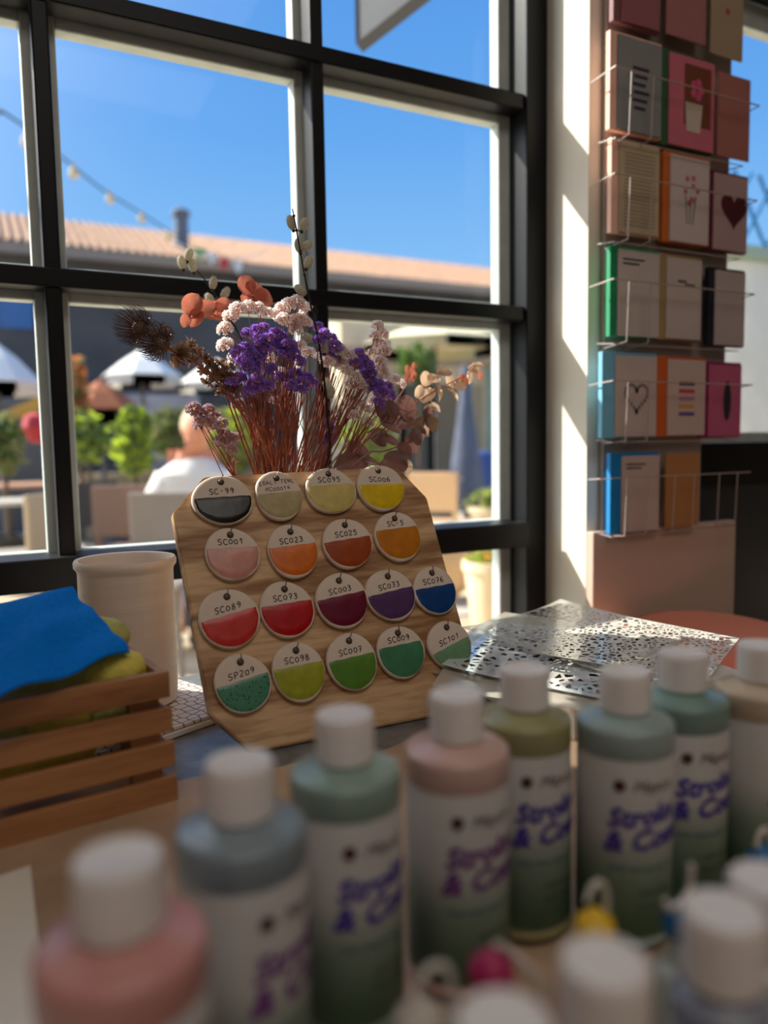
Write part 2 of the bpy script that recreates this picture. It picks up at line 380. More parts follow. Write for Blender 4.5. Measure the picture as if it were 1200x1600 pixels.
tags = [ # px, py, rx, ry, text, colour, top line of the glaze, slope, label
 (346, 785, 47, 39, 'SC-99', (30, 24, 22), .10, .02, 'round tag dipped in glossy black glaze'),
 (433, 778, 37, 38, 'EGALI TENL|HC00014', (176, 158, 112), .10, .06, 'round tag with muted khaki beige glaze'),
 (514, 770, 39, 36, 'SC095', (204, 182, 106), .22, .03, 'round tag with pale straw yellow glaze'),
 (592, 765, 37, 36, 'SC006', (222, 186, 10), .10, -.02, 'round tag with bright yellow glaze'),
 (361, 869, 43, 42, 'SC001', (202, 138, 122), .22, -.02, 'round tag with dusty pink glaze'),
 (455, 864, 40, 42, 'SC023', (214, 108, 24), .18, .05, 'round tag with bright orange glaze'),
 (540, 852, 39, 40, 'SC025', (158, 66, 20), .14, .08, 'round tag with burnt sienna orange glaze'),
 (618, 841, 36, 39, 'SC-5', (194, 116, 20), .30, .05, 'round tag with ochre amber glaze'),
 (356, 969, 48, 48, 'SC089', (196, 48, 42), .12, .17, 'round tag with coral red glaze'),
 (446, 955, 43, 45, 'SC073', (178, 12, 18), .20, .05, 'round tag with pure scarlet glaze'),
 (531, 941, 41, 44, 'SC003', (106, 12, 44), .16, .10, 'round tag with maroon wine glaze'),
 (607, 932, 39, 41, 'SC033', (84, 52, 100), .12, .12, 'round tag with violet purple glaze'),
 (676, 925, 33, 39, 'SC076', (10, 62, 124), .14, .06, 'round tag with deep blue glaze'),
 (377, 1070, 45, 48, 'SP209', (74, 134, 106), .10, .16, 'round tag with black speckled green glaze'),
 (464, 1052, 42, 48, 'SC098', (158, 160, 40), .20, .05, 'round tag with yellow green lime glaze'),
 (547, 1036, 39, 47, 'SC007', (88, 134, 46), .14, .07, 'round tag with leaf green glaze'),
 (623, 1021, 37, 43, 'SC009', (66, 128, 92), .26, .05, 'round tag with medium sea green glaze'),
 (699, 1010, 34, 40, 'SC101', (116, 156, 122), -.02, .28, 'round tag with pale sage green glaze, at the lower right corner, tucked behind the stencils'),
]
rows_txt = [(4, 'top'), (4, 'second'), (5, 'third'), (5, 'bottom')]
Rt = Matrix.Rotation(-TILT, 3, 'X')
gi = 0
for ri, (cnt, rn) in enumerate(rows_txt):
    for ci in range(cnt):
        px, py, rx, ry, txt, colr, gl, slope, lab = tags[gi]; gi += 1
        rng = random.Random(gi * 13)
        u, v = pxuv(px, py); uL = pxuv(px - rx, py)[0]; uR = pxuv(px + rx, py)[0]; vT = pxuv(px, py - ry)[1]; vB = pxuv(px, py + ry)[1]
        au = (uR - uL) / 2; av = (vT - vB) / 2; u = (uL + uR) / 2; v = (vT + vB) / 2
        T = thing('glaze_tag', lab + (', in the %s row of the board' % rn if 'corner' not in lab else ''), 'glaze sample', UV(u, v, .004), 0, 'glaze tags on the pine board')
        T.rotation_euler = (-TILT, 0, 0)
        ph = [rng.uniform(0, 6.28) for _ in range(3)]
        def rad(a, s=1.0):
            k = 1 + .018 * math.sin(2 * a + ph[0]) + .014 * math.sin(3 * a + ph[1]) + .006 * math.sin(5 * a + ph[2])
            return Vector((au * s * k * math.cos(a), 0, av * s * k * math.sin(a)))
        # body: lens of clay, local xz plane, -y to the viewer
        bmm = BM(); N = 64; rings = []
        for s, y in ((0.92, .0035), (.985, .002), (1.0, -.0005), (.985, -.0028), (.95, -.0040), (.80, -.0045), (.4, -.0047)):
            rings.append([bmm.verts.new(rad(2 * PI * k / N, s) + Vector((0, y, 0))) for k in range(N)])
        for a, c in zip(rings, rings[1:]):
            for k in range(N): bmm.faces.new((a[k], a[(k + 1) % N], c[(k + 1) % N], c[k]))
        bmm.faces.new(rings[0]); bmm.faces.new(rings[-1])
        CDk = obj('clay_disc', bmm, m_bisque, T, True)
        # glaze: raised glossy half
        gz = gl * av
        def top(x): return gz + slope * x + .0003 * math.sin(x * 300 + ph[0])
        bmm = BM(); cols = 26; grid = []
        # polar fill clipped by the line
        ring = []
        for k in range(N):
            p = rad(2 * PI * k / N, .955)
            ring.append(p)
        low = [p for p in ring]
        xs_ = sorted([p.x for p in low])
        # scan columns
        def lowz(x):
            best = None
            for k in range(N):
                p, q = ring[k], ring[(k + 1) % N]
                if (p.x - x) * (q.x - x) <= 0 and abs(p.x - q.x) > 1e-9:
                    z = p.z + (q.z - p.z) * (x - p.x) / (q.x - p.x)
                    best = (min(best[0], z), max(best[1], z)) if best else (z, z)
            return best
        x0, x1 = xs_[0] + 1e-5, xs_[-1] - 1e-5
        prev = None
        for i in range(cols + 1):
            tt = i / cols; x = x0 + (x1 - x0) * (.5 - .5 * math.cos(PI * tt))
            lz = lowz(x)
            zt = min(top(x), lz[1]); zb = lz[0]
            if zt < zb: zt = zb = (zt + zb) / 2 if zt > zb else zb
            colv = []
            for j in range(9):
                z = zb + (zt - zb) * j / 8
                rr = math.sqrt((x / au) ** 2 + (z / av) ** 2)
                edge = min(1, max(0, (.955 - rr) / .06)); el = min(1, max(0, (top(x) - z) / .0015)) if i not in (0, cols) else 0
                y = -.0042 - .0004 * (1 - rr) - .0010 * math.sqrt(max(0, edge)) * (.4 + .6 * el) if rr < .93 else -.0040 + (rr - .93) * .02
                colv.append(bmm.verts.new((x, y - .0002, z)))
            if prev:
                for j in range(8): bmm.faces.new((prev[j], colv[j], colv[j + 1], prev[j + 1]))
            prev = colv
        bmesh.ops.remove_doubles(bmm, verts=bmm.verts[:], dist=1e-6)
        gm = mat('glaze_' + txt[:5].replace('|', '').lower(), colr, .3 if 'khaki' not in lab else .5, var=.14, scale=70, spec=.4, coat=.10 if 'khaki' not in lab else .05, bump=.12, bscale=60)
        if 'speckled' in lab:
            n = gm.node_tree; bs = n.nodes['Principled BSDF']; vo = n.nodes.new('ShaderNodeTexNoise'); vo.inputs['Scale'].default_value = 420; vo.inputs['Detail'].default_value = 1
            tcn = n.nodes.new('ShaderNodeTexCoord'); n.links.new(tcn.outputs['Object'], vo.inputs['Vector'])
            r = n.nodes.new('ShaderNodeValToRGB'); r.color_ramp.elements[0].position = .33; r.color_ramp.elements[1].position = .37
            r.color_ramp.elements[0].color = (.01, .02, .02, 1); r.color_ramp.elements[1].color = (*S(colr), 1)
            n.links.new(vo.outputs[0], r.inputs[0]); n.links.new(r.outputs[0], bs.inputs['Base Color'])
        obj('glaze', bmm, gm, T, True)
        # code written with a marker
        lines = txt.split('|'); bmm = BM()
        for li, l in enumerate(lines):
            h = .0070 if len(lines) == 1 else .0052
            wdt = len(l) * 1.28 * h / 1.4
            zz = top(0) + .0035 + (.0085 if (len(lines) == 2 and li == 0) else 0)
            if len(lines) == 1: zz = min(top(0) + .004, av * .62)
            handwrite(bmm, l, -wdt / 2, zz, h, .00055 if len(lines) == 1 else .00038, rng)
        for vv in bmm.verts: vv.co = Vector((vv.co.x, vv.co.y - .0048, vv.co.z + slope * vv.co.x))
        obj('code_lettering', bmm, m_ink, CDk)
        # hole with the dark recess ring
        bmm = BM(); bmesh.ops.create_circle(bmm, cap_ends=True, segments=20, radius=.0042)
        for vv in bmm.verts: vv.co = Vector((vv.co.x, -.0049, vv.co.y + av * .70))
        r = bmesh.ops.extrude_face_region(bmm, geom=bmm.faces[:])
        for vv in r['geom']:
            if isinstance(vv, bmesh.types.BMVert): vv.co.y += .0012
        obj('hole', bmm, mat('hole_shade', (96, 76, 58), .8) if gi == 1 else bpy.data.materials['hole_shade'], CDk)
        # hook of the board
        bmm = BM(); p0 = UV(u, v + av * .70, .0115)
        w_ = Vector((0, -math.cos(TILT), math.sin(TILT))); up = Vector((0, math.sin(TILT), math.cos(TILT)))
        ball(bmm, p0 - w_ * .0012, .0034, (1, .5, 1), rot=Rt, sub=2)
        tube(bmm, [p0 + w_ * .0006 + up * .001, p0 + w_ * .0016 + up * .004 + Vector((.0008, 0, 0)), p0 + w_ * .0008 + up * .0082 + Vector((rng.uniform(.001, .004), 0, 0))], .0006, 5)
        wobj('hook', bmm, m_hook, board, True)
# ------------------------------------------------------------------ crate with sponges and the blue felt
cr_yaw = math.radians(7)
crate = thing('wooden_crate', 'small slatted wooden crate full of yellow sponges at the left of the table', 'crate', (.139, .722, TZ + .001), cr_yaw)
CW, CD, CH = .30, .17, .128
def cpart(name, dims, m=m_crate):
    b = BM()
    box(b, *dims, bev=.0012); return obj(name, b, m, crate)
sl = [(.000, .024), (.034, .058), (.068, .091), (.101, .126)]
for k, (z0, z1) in enumerate(sl):
    ex = (3 - k) * .0012
    cpart('slat', (-CW - ex, ex, -.004 - 0.0, .004, z0, z1))
    cpart('slat', (-CW - ex, ex, CD - .004, CD + .004, z0, z1))
    cpart('slat', (-.010, -.003, .004, CD - .004, z0, z1))
    cpart('slat', (-CW + .003, -CW + .010, .004, CD - .004, z0, z1))
for x in (-CW + .010, -.030):
    for y in (.004, CD - .016):
        cpart('corner_post', (x - .006, x + .022, y, y + .012, 0, .122))
cpart('crate_bottom', (-CW + .01, -.01, .004, CD - .004, .002, .008))
m_sponge = mat('yellow_sponge', (222, 204, 92), .9, var=.12, scale=60, bump=.6, bscale=180)
m_sponge2 = mat('green_yellow_sponge', (184, 182, 104), .9, var=.12, scale=60, bump=.6, bscale=180)
sp = [(170, 1052, .765, .036, .024, 'pale green yellow sponge peeking over the crate rim by its right corner', 0),
      (158, 996, .86, .030, .022, 'pale yellow sponge sticking out behind the felt by the mug', 1),
      (90, 1066, .77, .045, .03, 'yellow sponge under the felt edge in the middle of the crate front', 1),
      (60, 1140, .765, .052, .026, 'yellow sponge seen through the upper gap of the crate', 0),
      (75, 1190, .765, .050, .022, 'bright yellow sponge seen through the middle gap of the crate', 0),
      (5, 1150, .76, .03, .024, 'small yellow sponge at the far left of the crate front gap', 1),
      (190, 1108, .765, .03, .022, 'green yellow sponge behind the right end of the top slat', 1)]
for px, py, Y, rx, rz, lab, k in sp:
    c = at(px, py, Y); b = BM(); vs = ball(b, (0, 0, 0), 1, sub=3)
    for v in vs:
        v.co = Vector((v.co.x * rx, v.co.y * .028, v.co.z * rz)); 
        v.co += v.co.normalized() * .0012 * math.sin(v.co.x * 300) * math.sin(v.co.z * 260)
    o = obj('sponge', b, (m_sponge, m_sponge2)[k], smooth=True); o.location = c; o.rotation_euler = (0, random.uniform(-.4, .4), random.uniform(-.3, .3))
    tag(o, lab, 'sponge', 'sponges in the crate')
m_felt = mat('blue_felt', (0, 122, 218), .95, var=.10, scale=160, bump=.7, bscale=420, spec=.1)
A = at(0, 1093, .668); B = at(203, 1020, .742); C = at(112, 922, .885); D = at(0, 943, .86)
dA = (A - B) * .9; 
b = BM(); N = 36; g = []
for i in range(N + 1):
    s = i / N * 1.9     # 0 right edge .. beyond the frame to the left
    row = []
    for j in range(N + 1):
        t2 = j / N
        right = B.lerp(C, t2); left = A.lerp(D, t2)
        p = right + (left - right) * s
        sag = -.016 * max(0, s - 1.0) ** 1.2 * 1.4
        p.z += sag + .007 * math.sin(PI * min(1, s)) * math.sin(PI * t2) + .0035 * math.sin(s * 9 + t2 * 4) * (1 - t2) + .002 * math.sin(t2 * 14 + s * 3)
        if j == 0: p.y += .0006 * math.sin(s * 40)
        if i == 0: p.x += .0012 * math.sin(t2 * 21)
        row.append(b.verts.new(p))
    g.append(row)
for i in range(N):
    for j in range(N): b.faces.new((g[i][j], g[i + 1][j], g[i + 1][j + 1], g[i][j + 1]))
bmesh.ops.recalc_face_normals(b, faces=b.faces)
r = bmesh.ops.extrude_face_region(b, geom=b.faces[:])
for v in r['geom']:
    if isinstance(v, bmesh.types.BMVert): v.co.z += .0022
single('felt_sheet', b, m_felt, 'bright blue felt sheet lying over the sponges in the crate', 'felt sheet', (0, .78, .9), smooth=True)
# ------------------------------------------------------------------ patterned tile stack and clay mug
def ornament_mat(name, base, line, scale):
    m = mat(name, base, .45); n = m.node_tree; bs = n.nodes['Principled BSDF']
    tcn = n.nodes.new('ShaderNodeTexCoord'); vo = n.nodes.new('ShaderNodeTexVoronoi'); vo.feature = 'DISTANCE_TO_EDGE'; vo.inputs['Scale'].default_value = scale; vo.inputs['Randomness'].default_value = .55
    n.links.new(tcn.outputs['Object'], vo.inputs['Vector']); r = n.nodes.new('ShaderNodeValToRGB'); r.color_ramp.interpolation = 'CONSTANT'
    r.color_ramp.elements[0].color = (*S(line), 1); r.color_ramp.elements[1].color = (*S(base), 1); r.color_ramp.elements[1].position = .07
    n.links.new(vo.outputs['Distance'], r.inputs[0]); n.links.new(r.outputs[0], bs.inputs['Base Color']); return m
m_orn = ornament_mat('cut_paper_ornament', (222, 212, 204), (126, 92, 72), 75)
m_white = mat('white_card', (222, 214, 206), .6, var=.03)
ty = math.radians(26)
b = BM(); box(b, -.135, .10, 0, .19, 0, .0065, bev=.001); o = obj('tile_slab', b, m_white); o.location = (.157, .905, TZ + .001); o.rotation_euler = (0, 0, .42)
o.location = (.19, .885, TZ + .001); o.rotation_euler = (0, 0, .40)
tag(o, 'thick white slab under the ornamented sheet and the clay mug', 'slab')
b = BM(); box(b, -.13, .098, .003, .185, 0, .004, bev=.0005); o2 = obj('ornamented_sheet', b, m_orn); o2.location = (.19, .885, TZ + .0085); o2.rotation_euler = (0, 0, .40)
tag(o2, 'white sheet with cut floral ornament under the clay mug', 'stencil sheet')
b = BM()
prof = [(0, 0), (.052, 0), (.0565, .003), (.0575, .02), (.0575, .168), (.0585, .172), (.0615, .176), (.0618, .182), (.0600, .185), (.0560, .184), (.0545, .178), (.0535, .15), (.052, .012), (0, .010)]
lathe(b, prof, 64)
o = obj('clay_cylinder', b, m_mug, smooth=True); o.location = (.146, 1.0, TZ + .0135); tag(o, 'tall unglazed white clay cylinder vase with rolled rim behind the crate', 'vase')
# ------------------------------------------------------------------ stencil sheets on a low box
def stencil_mat(name, base, scale, thr, rough, metal, alpha_base, stretch=(1, 1.5, 1)):
    m = bpy.data.materials.new(name); m.use_nodes = True; n = m.node_tree; bs = n.nodes['Principled BSDF']; out = [x for x in n.nodes if x.type == 'OUTPUT_MATERIAL'][0]
    bs.inputs['Base Color'].default_value = (*S(base), 1); bs.inputs['Roughness'].default_value = rough; bs.inputs['Metallic'].default_value = metal
    bs.inputs['Specular IOR Level'].default_value = .8; bs.inputs['Coat Weight'].default_value = .5; bs.inputs['Coat Roughness'].default_value = .05
    tcn = n.nodes.new('ShaderNodeTexCoord'); mp = n.nodes.new('ShaderNodeMapping'); mp.inputs['Scale'].default_value = stretch; n.links.new(tcn.outputs['Object'], mp.inputs[0])
    vo = n.nodes.new('ShaderNodeTexVoronoi'); vo.feature = 'DISTANCE_TO_EDGE'; vo.inputs['Scale'].default_value = scale; n.links.new(mp.outputs[0], vo.inputs['Vector'])
    gt = n.nodes.new('ShaderNodeMath'); gt.operation = 'GREATER_THAN'; gt.inputs[1].default_value = thr; n.links.new(vo.outputs['Distance'], gt.inputs[0])
    # only the middle field is cut: keep a solid margin (object coordinates, half size about .12)
    sp_ = n.nodes.new('ShaderNodeSeparateXYZ'); n.links.new(tcn.outputs['Object'], sp_.inputs[0])
    ab = []
    for ax in ('X', 'Y'):
        a = n.nodes.new('ShaderNodeMath'); a.operation = 'ABSOLUTE'; n.links.new(sp_.outputs[ax], a.inputs[0])
        l = n.nodes.new('ShaderNodeMath'); l.operation = 'LESS_THAN'; l.inputs[1].default_value = .115; n.links.new(a.outputs[0], l.inputs[0]); ab.append(l)
    m1 = n.nodes.new('ShaderNodeMath'); m1.operation = 'MULTIPLY'; n.links.new(ab[0].outputs[0], m1.inputs[0]); n.links.new(ab[1].outputs[0], m1.inputs[1])
    m2 = n.nodes.new('ShaderNodeMath'); m2.operation = 'MULTIPLY'; n.links.new(m1.outputs[0], m2.inputs[0]); n.links.new(gt.outputs[0], m2.inputs[1])
    tr = n.nodes.new('ShaderNodeBsdfTransparent'); mx = n.nodes.new('ShaderNodeMixShader'); n.links.new(m2.outputs[0], mx.inputs[0])
    ml = n.nodes.new('ShaderNodeMixShader'); ml.inputs[0].default_value = alpha_base; tr2 = n.nodes.new('ShaderNodeBsdfTransparent')
    n.links.new(tr2.outputs[0], ml.inputs[1]); n.links.new(bs.outputs[0], ml.inputs[2])
    n.links.new(ml.outputs[0], mx.inputs[1]); n.links.new(tr.outputs[0], mx.inputs[2]); n.links.new(mx.outputs[0], out.inputs[0])
    return m
st = [ # centre x,y,z, half w, half d, yaw, material, label
 (.66, .80, .0, .15, .13, .55, stencil_mat('clear_stencil', (214, 208, 194), 60, .9, .12, 0, .5), 'clear plastic stencil lowest in the pile, its corners poking past the others'),
 (.625, .765, .003, .140, .120, .80, stencil_mat('frosted_stencil', (222, 214, 200), 50, .45, .22, 0, .5), 'frosted plastic stencil pointing its corner over the sample board'),
 (.655, .768, .006, .125, .125, .66, stencil_mat('silver_stencil', (236, 240, 244), 62, .19, .06, .25, .97), 'shiny white stencil with small cut leaves reflecting the blue sky'),
 (.740, .830, .010, .130, .120, .30, stencil_mat('clear_stencil_cut', (216, 214, 202), 70, .12, .10, 0, .45), 'clear stencil with cut dots at the window side of the pile'),
 (.765, .745, .0135, .120, .105, .52, stencil_mat('white_dot_stencil', (240, 236, 226), 85, .15, .25, .1, .92), 'white stencil with rows of small holes on top of the pile toward the chair'),
]
BZ = TZ + .047
TI = math.radians(3.5); b = BM(); box(b, .56, .84, .64, .87, TZ + .003, BZ - .001, bev=.0)
for v in b.verts:
    if v.co.z > TZ + .01: v.co.z = BZ - .002 + (v.co.y - .755) * math.tan(TI)
single('low_box', b, m_white, 'low white box under the pile of stencils', 'box', (.7, .755, TZ + .003))
for k, (x, y, dz, hw, hd, yaw, m, lab) in enumerate(st):
    b = BM(); nx = 14; g = []
    for i in range(nx + 1):
        row = []
        for j in range(nx + 1):
            u = -1 + 2 * i / nx; v = -1 + 2 * j / nx
            row.append(b.verts.new((u * hw, v * hd, .0030 * (u * u + v * v) * math.sin(u * 2 + v * 1.3 + k) + .0015 * (abs(u) ** 3 + abs(v) ** 3))))
        g.append(row)
    for i in range(nx):
        for j in range(nx): b.faces.new((g[i][j], g[i + 1][j], g[i + 1][j + 1], g[i][j + 1]))
    r = bmesh.ops.extrude_face_region(b, geom=b.faces[:])
    for v in r['geom']:
        if isinstance(v, bmesh.types.BMVert): v.co.z += .0004
    o = obj('stencil_sheet', b, m, smooth=True); o.location = (x, y, BZ + .001 + dz + (y - .755) * math.tan(TI)); o.rotation_euler = (Matrix.Rotation(TI, 3, 'X') @ Matrix.Rotation(yaw, 3, 'Z')).to_euler()
    tag(o, lab, 'stencil', 'stencil sheets piled on the table')
# ------------------------------------------------------------------ paint bottles
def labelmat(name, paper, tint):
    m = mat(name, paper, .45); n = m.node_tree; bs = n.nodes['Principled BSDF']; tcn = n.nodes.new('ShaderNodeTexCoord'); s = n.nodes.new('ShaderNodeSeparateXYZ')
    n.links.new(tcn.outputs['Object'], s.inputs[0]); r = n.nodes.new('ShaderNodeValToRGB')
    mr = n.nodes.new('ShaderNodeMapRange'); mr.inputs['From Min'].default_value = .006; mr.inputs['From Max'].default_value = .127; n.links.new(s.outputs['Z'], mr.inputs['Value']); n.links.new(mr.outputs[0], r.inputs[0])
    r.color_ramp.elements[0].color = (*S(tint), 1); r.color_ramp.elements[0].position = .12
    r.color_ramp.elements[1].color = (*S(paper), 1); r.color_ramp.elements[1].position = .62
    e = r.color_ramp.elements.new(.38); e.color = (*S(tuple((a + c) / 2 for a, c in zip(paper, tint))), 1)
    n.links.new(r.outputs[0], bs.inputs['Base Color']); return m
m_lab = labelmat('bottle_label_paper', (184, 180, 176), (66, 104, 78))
m_indigo = mat('indigo_print', (58, 40, 150), .5); m_violet = mat('violet_print', (112, 44, 128), .5)
m_logo = mat('logo_print', (78, 30, 34), .5); m_teal = mat('teal_print', (30, 110, 112), .5); m_blk = mat('black_print', (30, 34, 34), .5)
RB = .032; LT = .127
def wrap(bm, R, ang, z, sz=1):
    for v in bm.verts:
        a = ang + v.co.x / R
        v.co = Vector((R * math.cos(a), R * math.sin(a), z + v.co.y))
lt_cache = {}
def lettering(name, kind):
    """label print meshes shared between bottles; angle 0 faces +x"""
    if (name, kind) in lt_cache: return lt_cache[(name, kind)]
    b = BM()
    def add(s, size, x, z, sh=0, xs=1, bold=0, slant=0):
        t2 = textmesh(s, size, 'CENTER', xs, sh, bold)
        for v in t2.verts: v.co.y += slant * v.co.x; v.co.x += x
        bmesh.ops.subdivide_edges(t2, edges=[e for e in t2.edges if e.calc_length() > .006], cuts=1)
        wrap(t2, RB + .0005, 0, z); me = bpy.data.meshes.new('x'); t2.to_mesh(me); b.from_mesh(me); bpy.data.meshes.remove(me); t2.free()
    if name == 'brand': add('Mayco', .0105, .007, LT - .019, .3, 1.05)
    if name == 'title':
        add('Stroke', .0180, .001, LT - .041, .2, 1.0, .0006, .10); add('& Coat', .0190, .002, LT - .057, .2, 1.0, .0006, .10)
    if name == 'strap': add('FIRED PERFORMANCE', .0046, 0, LT - .072, 0, 1.0); 
    if name == 'fine': add('NON-TOXIC', .0044, .010, LT - .088, 0); add('16 oz  473 ml', .0050, .010, LT - .097, 0)
    me = bpy.data.meshes.new(name); b.to_mesh(me); b.free()
    me.materials.append({'brand': m_logo, 'title': m_violet if kind else m_indigo, 'strap': m_teal, 'fine': m_blk}[name])
    lt_cache[(name, kind)] = me; return me
def logo_mesh():
    b = BM()
    for k in range(6):
        a = k * PI / 3; c = (.0022 * math.cos(a) - .0155, .0022 * math.sin(a))
        poly(b, [(c[0] + .0019 * math.cos(q * PI / 5), c[1] + .0019 * math.sin(q * PI / 5), 0) for q in range(10)])
    poly(b, [(-.0155 + .0022 * math.cos(q * PI / 5), .0022 * math.sin(q * PI / 5), 0) for q in range(10)])
    wrap(b, RB + .0005, 0, LT - .0155); me = bpy.data.meshes.new('flower_logo'); b.to_mesh(me); b.free(); me.materials.append(m_logo); return me
logo = logo_mesh()
def capmesh(R=.0168, h=.0265):
    b = BM(); N = 72; rings = []
    prof = [(R * .93, 0), (R, .001), (R, h * .86), (R * .985, h * .94), (R * .93, h), (R * .80, h), (R * .76, h - .0006), (.0001, h - .0006)]
    for qi, (r, z) in enumerate(prof):
        rr = []
        for k in range(N):
            rib = .00025 if (k % 2 and 1 <= qi <= 2) else 0
            a = 2 * PI * k / N; rr.append(b.verts.new(((r - rib) * math.cos(a), (r - rib) * math.sin(a), z)))
        rings.append(rr)
    for a, c in zip(rings, rings[1:]):
        for k in range(N): b.faces.new((a[k], a[(k + 1) % N], c[(k + 1) % N], c[k]))
    b.faces.new(rings[0]); return b
def make_bottle(label, xy, col, face, violet=False, zoff=0, lab2=None):
    T = thing('paint_bottle', label, 'bottle', (xy[0], xy[1], TZ + .0042), 0, 'large paint bottles standing in a row')
    mb = mat('bottle_plastic', col, .3, ssw=.1, coat=.15)
    b = BM(); prof = [(0, 0), (.029, 0), (RB - .0005, .003), (RB - .0005, .008), (RB - .0012, .009), (RB - .0012, LT - .001), (RB, LT + .001), (RB, .1410), (RB, .1430), (RB - .0006, .1448), (RB - .0022, .1460), (RB - .0042, .1465), (.021, .1486), (.0170, .1500), (.0150, .1508), (.0148, .155), (0, .155)]
    lathe(b, prof, 56); obj('body', b, mb, T, True)
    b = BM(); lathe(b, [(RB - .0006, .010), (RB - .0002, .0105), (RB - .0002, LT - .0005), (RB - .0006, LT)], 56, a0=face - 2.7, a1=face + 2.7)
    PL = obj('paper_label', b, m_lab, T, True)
    for nm in ('brand', 'title', 'strap', 'fine'):
        o = bpy.data.objects.new(nm + '_lettering', lettering(nm, violet)); COL.objects.link(o); o.parent = PL; o.rotation_euler = (0, 0, face)
    o = bpy.data.objects.new('flower_logo', logo); COL.objects.link(o); o.parent = PL; o.rotation_euler = (0, 0, face)
    b = capmesh(); 
    for v in b.verts: v.co.z += .1515
    obj('cap', b, m_cap, T, True)
    return T
def facing(xy, off): return math.atan2(-xy[1], -xy[0]) + off
bt = [ # x, y, colour, label offset, violet, label
 (.035, .293, (200, 142, 136), 1.5, True, 'salmon pink paint bottle, nearest and leftmost of the row'),
 (.101, .357, (128, 142, 150), .80, True, 'blue grey paint bottle, second from the left beside the salmon one'),
 (.173, .392, (134, 156, 144), .52, False, 'grey green paint bottle, third from the left with blue lettering'),
 (.247, .389, (204, 170, 160), .48, True, 'pale blush pink paint bottle with violet lettering'),
 (.3165, .412, (152, 148, 104), .52, False, 'olive green paint bottle between the blush and the pale aqua ones'),
 (.3705, .374, (148, 166, 162), .40, False, 'pale aqua paint bottle with its title turned to the camera'),
 (.4385, .386, (118, 144, 136), .60, False, 'teal green paint bottle, second from the right of the row'),
 (.505, .372, (190, 172, 148), 1.0, False, 'beige paint bottle cut by the right edge of the picture')]
for x, y, c, off, vi, lab in bt: make_bottle(lab, (x, y), c, facing((x, y), off), vi)
# slim bottles, nearest
def slim(label, xy, col, zt):
    T = thing('slim_paint_bottle', label, 'bottle', (xy[0], xy[1], TZ + .0042), 0, 'slim capped bottles in the foreground')
    R = .0185; h = zt - .027; mb = mat('slim_plastic', col, .35, ssw=.1)
    b = BM(); lathe(b, [(0, 0), (R - .002, 0), (R, .003), (R, h - .010), (R - .001, h - .006), (R - .006, h - .003), (.0115, h - .001), (.011, h + .003), (0, h + .003)], 48); obj('body', b, mb, T, True)
    b = BM(); lathe(b, [(R + .0001, .012), (R + .0004, .0125), (R + .0004, h - .020), (R + .0001, h - .0195)], 48); obj('paper_label', b, m_white, T, True)
    b = capmesh(.0150, .027)
    for v in b.verts: v.co.z += h
    obj('cap', b, m_cap, T, True)
for px, py, c, zt, lab in ((787, 1594, (206, 196, 186), .155, 'white capped slim bottle at the bottom edge below the magenta tip'),
                       (945, 1500, (200, 178, 172), .157, 'white capped slim bottle in front of the yellow tip'),
                       (1130, 1421, (132, 136, 150), .155, 'white capped slim bottle with grey lavender body'),
                       (1198, 1372, (190, 190, 180), .150, 'white capped slim bottle cut by the right edge')):
    p = atz(px, py, TZ + .0042 + zt); slim(lab, (p.x, p.y), c, zt)
# writer bottles with tip stoppers on white straps
m_squeeze = mat('squeeze_plastic', (206, 214, 204), .3, trans=.25)
m_strap = mat('strap_plastic', (206, 200, 190), .5, ssw=.2)
def writer(label, px, py, Y, col, strap):
    p = at(px, py, Y); zt = p.z - TZ - .0042
    T = thing('writer_bottle', label, 'bottle', (p.x, p.y, TZ + .0042), 0, 'small tip bottles with tethered stoppers')
    h = zt - .034; R = .0150
    b = BM(); lathe(b, [(0, 0), (R, 0), (R, h - .004), (R - .003, h), (.008, h + .002), (.008, h + .006), (.0075, h + .007), (.004, h + .016), (.003, h + .018), (0, h + .018)], 32); obj('body', b, m_squeeze, T, True)
    b = BM(); lathe(b, [(.0098, h + .0172), (.0100, h + .018), (.0098, h + .026), (.0088, h + .0285), (.004, h + .032), (.0022, h + .034), (0, h + .0343), ], 28)
    lathe(b, [(0, h + .0172), (.0098, h + .0172)], 28); obj('tip_stopper', b, mat('stopper_plastic', col, .45), T, True)
    b = BM(); tube(b, smoothpath([Vector(s) for s in strap], 5), .0016, 8)
    for v in b.verts: v.co += Vector((0, 0, h))
    obj('strap', b, m_strap, T, True)
writer('small bottle with yellow tip stopper and white strap', 930, 1420, .275, (232, 186, 10), [(-.002, .004, .036), (.002, .004, .043), (.008, .004, .043), (.011, .004, .035), (.011, .004, .022)])
writer('small bottle with magenta tip stopper and white strap', 768, 1484, .262, (168, 22, 84), [(.002, 0, .036), (.009, 0, .031), (.017, -.004, .022), (.023, -.006, .012), (.024, -.006, .004)])
writer('small bottle with blue tip stopper beside the yellow one', 1068, 1408, .262, (4, 98, 150), [(-.013, 0, .038), (-.010, 0, .033), (-.002, 0, .034), (.004, 0, .039), (.005, 0, .052)])
writer('small bottle with blue tip stopper at the right edge', 1192, 1320, .295, (6, 104, 160), [(-.006, 0, .034), (-.003, 0, .042), (.003, 0, .043), (.007, 0, .034)])
writer('small bottle with pale tip stopper and looped strap by the blush bottle', 655, 1560, .245, (196, 188, 176), [(-.003, 0, .034), (.003, 0, .044), (.012, 0, .043), (.015, 0, .032), (.014, 0, .016)])
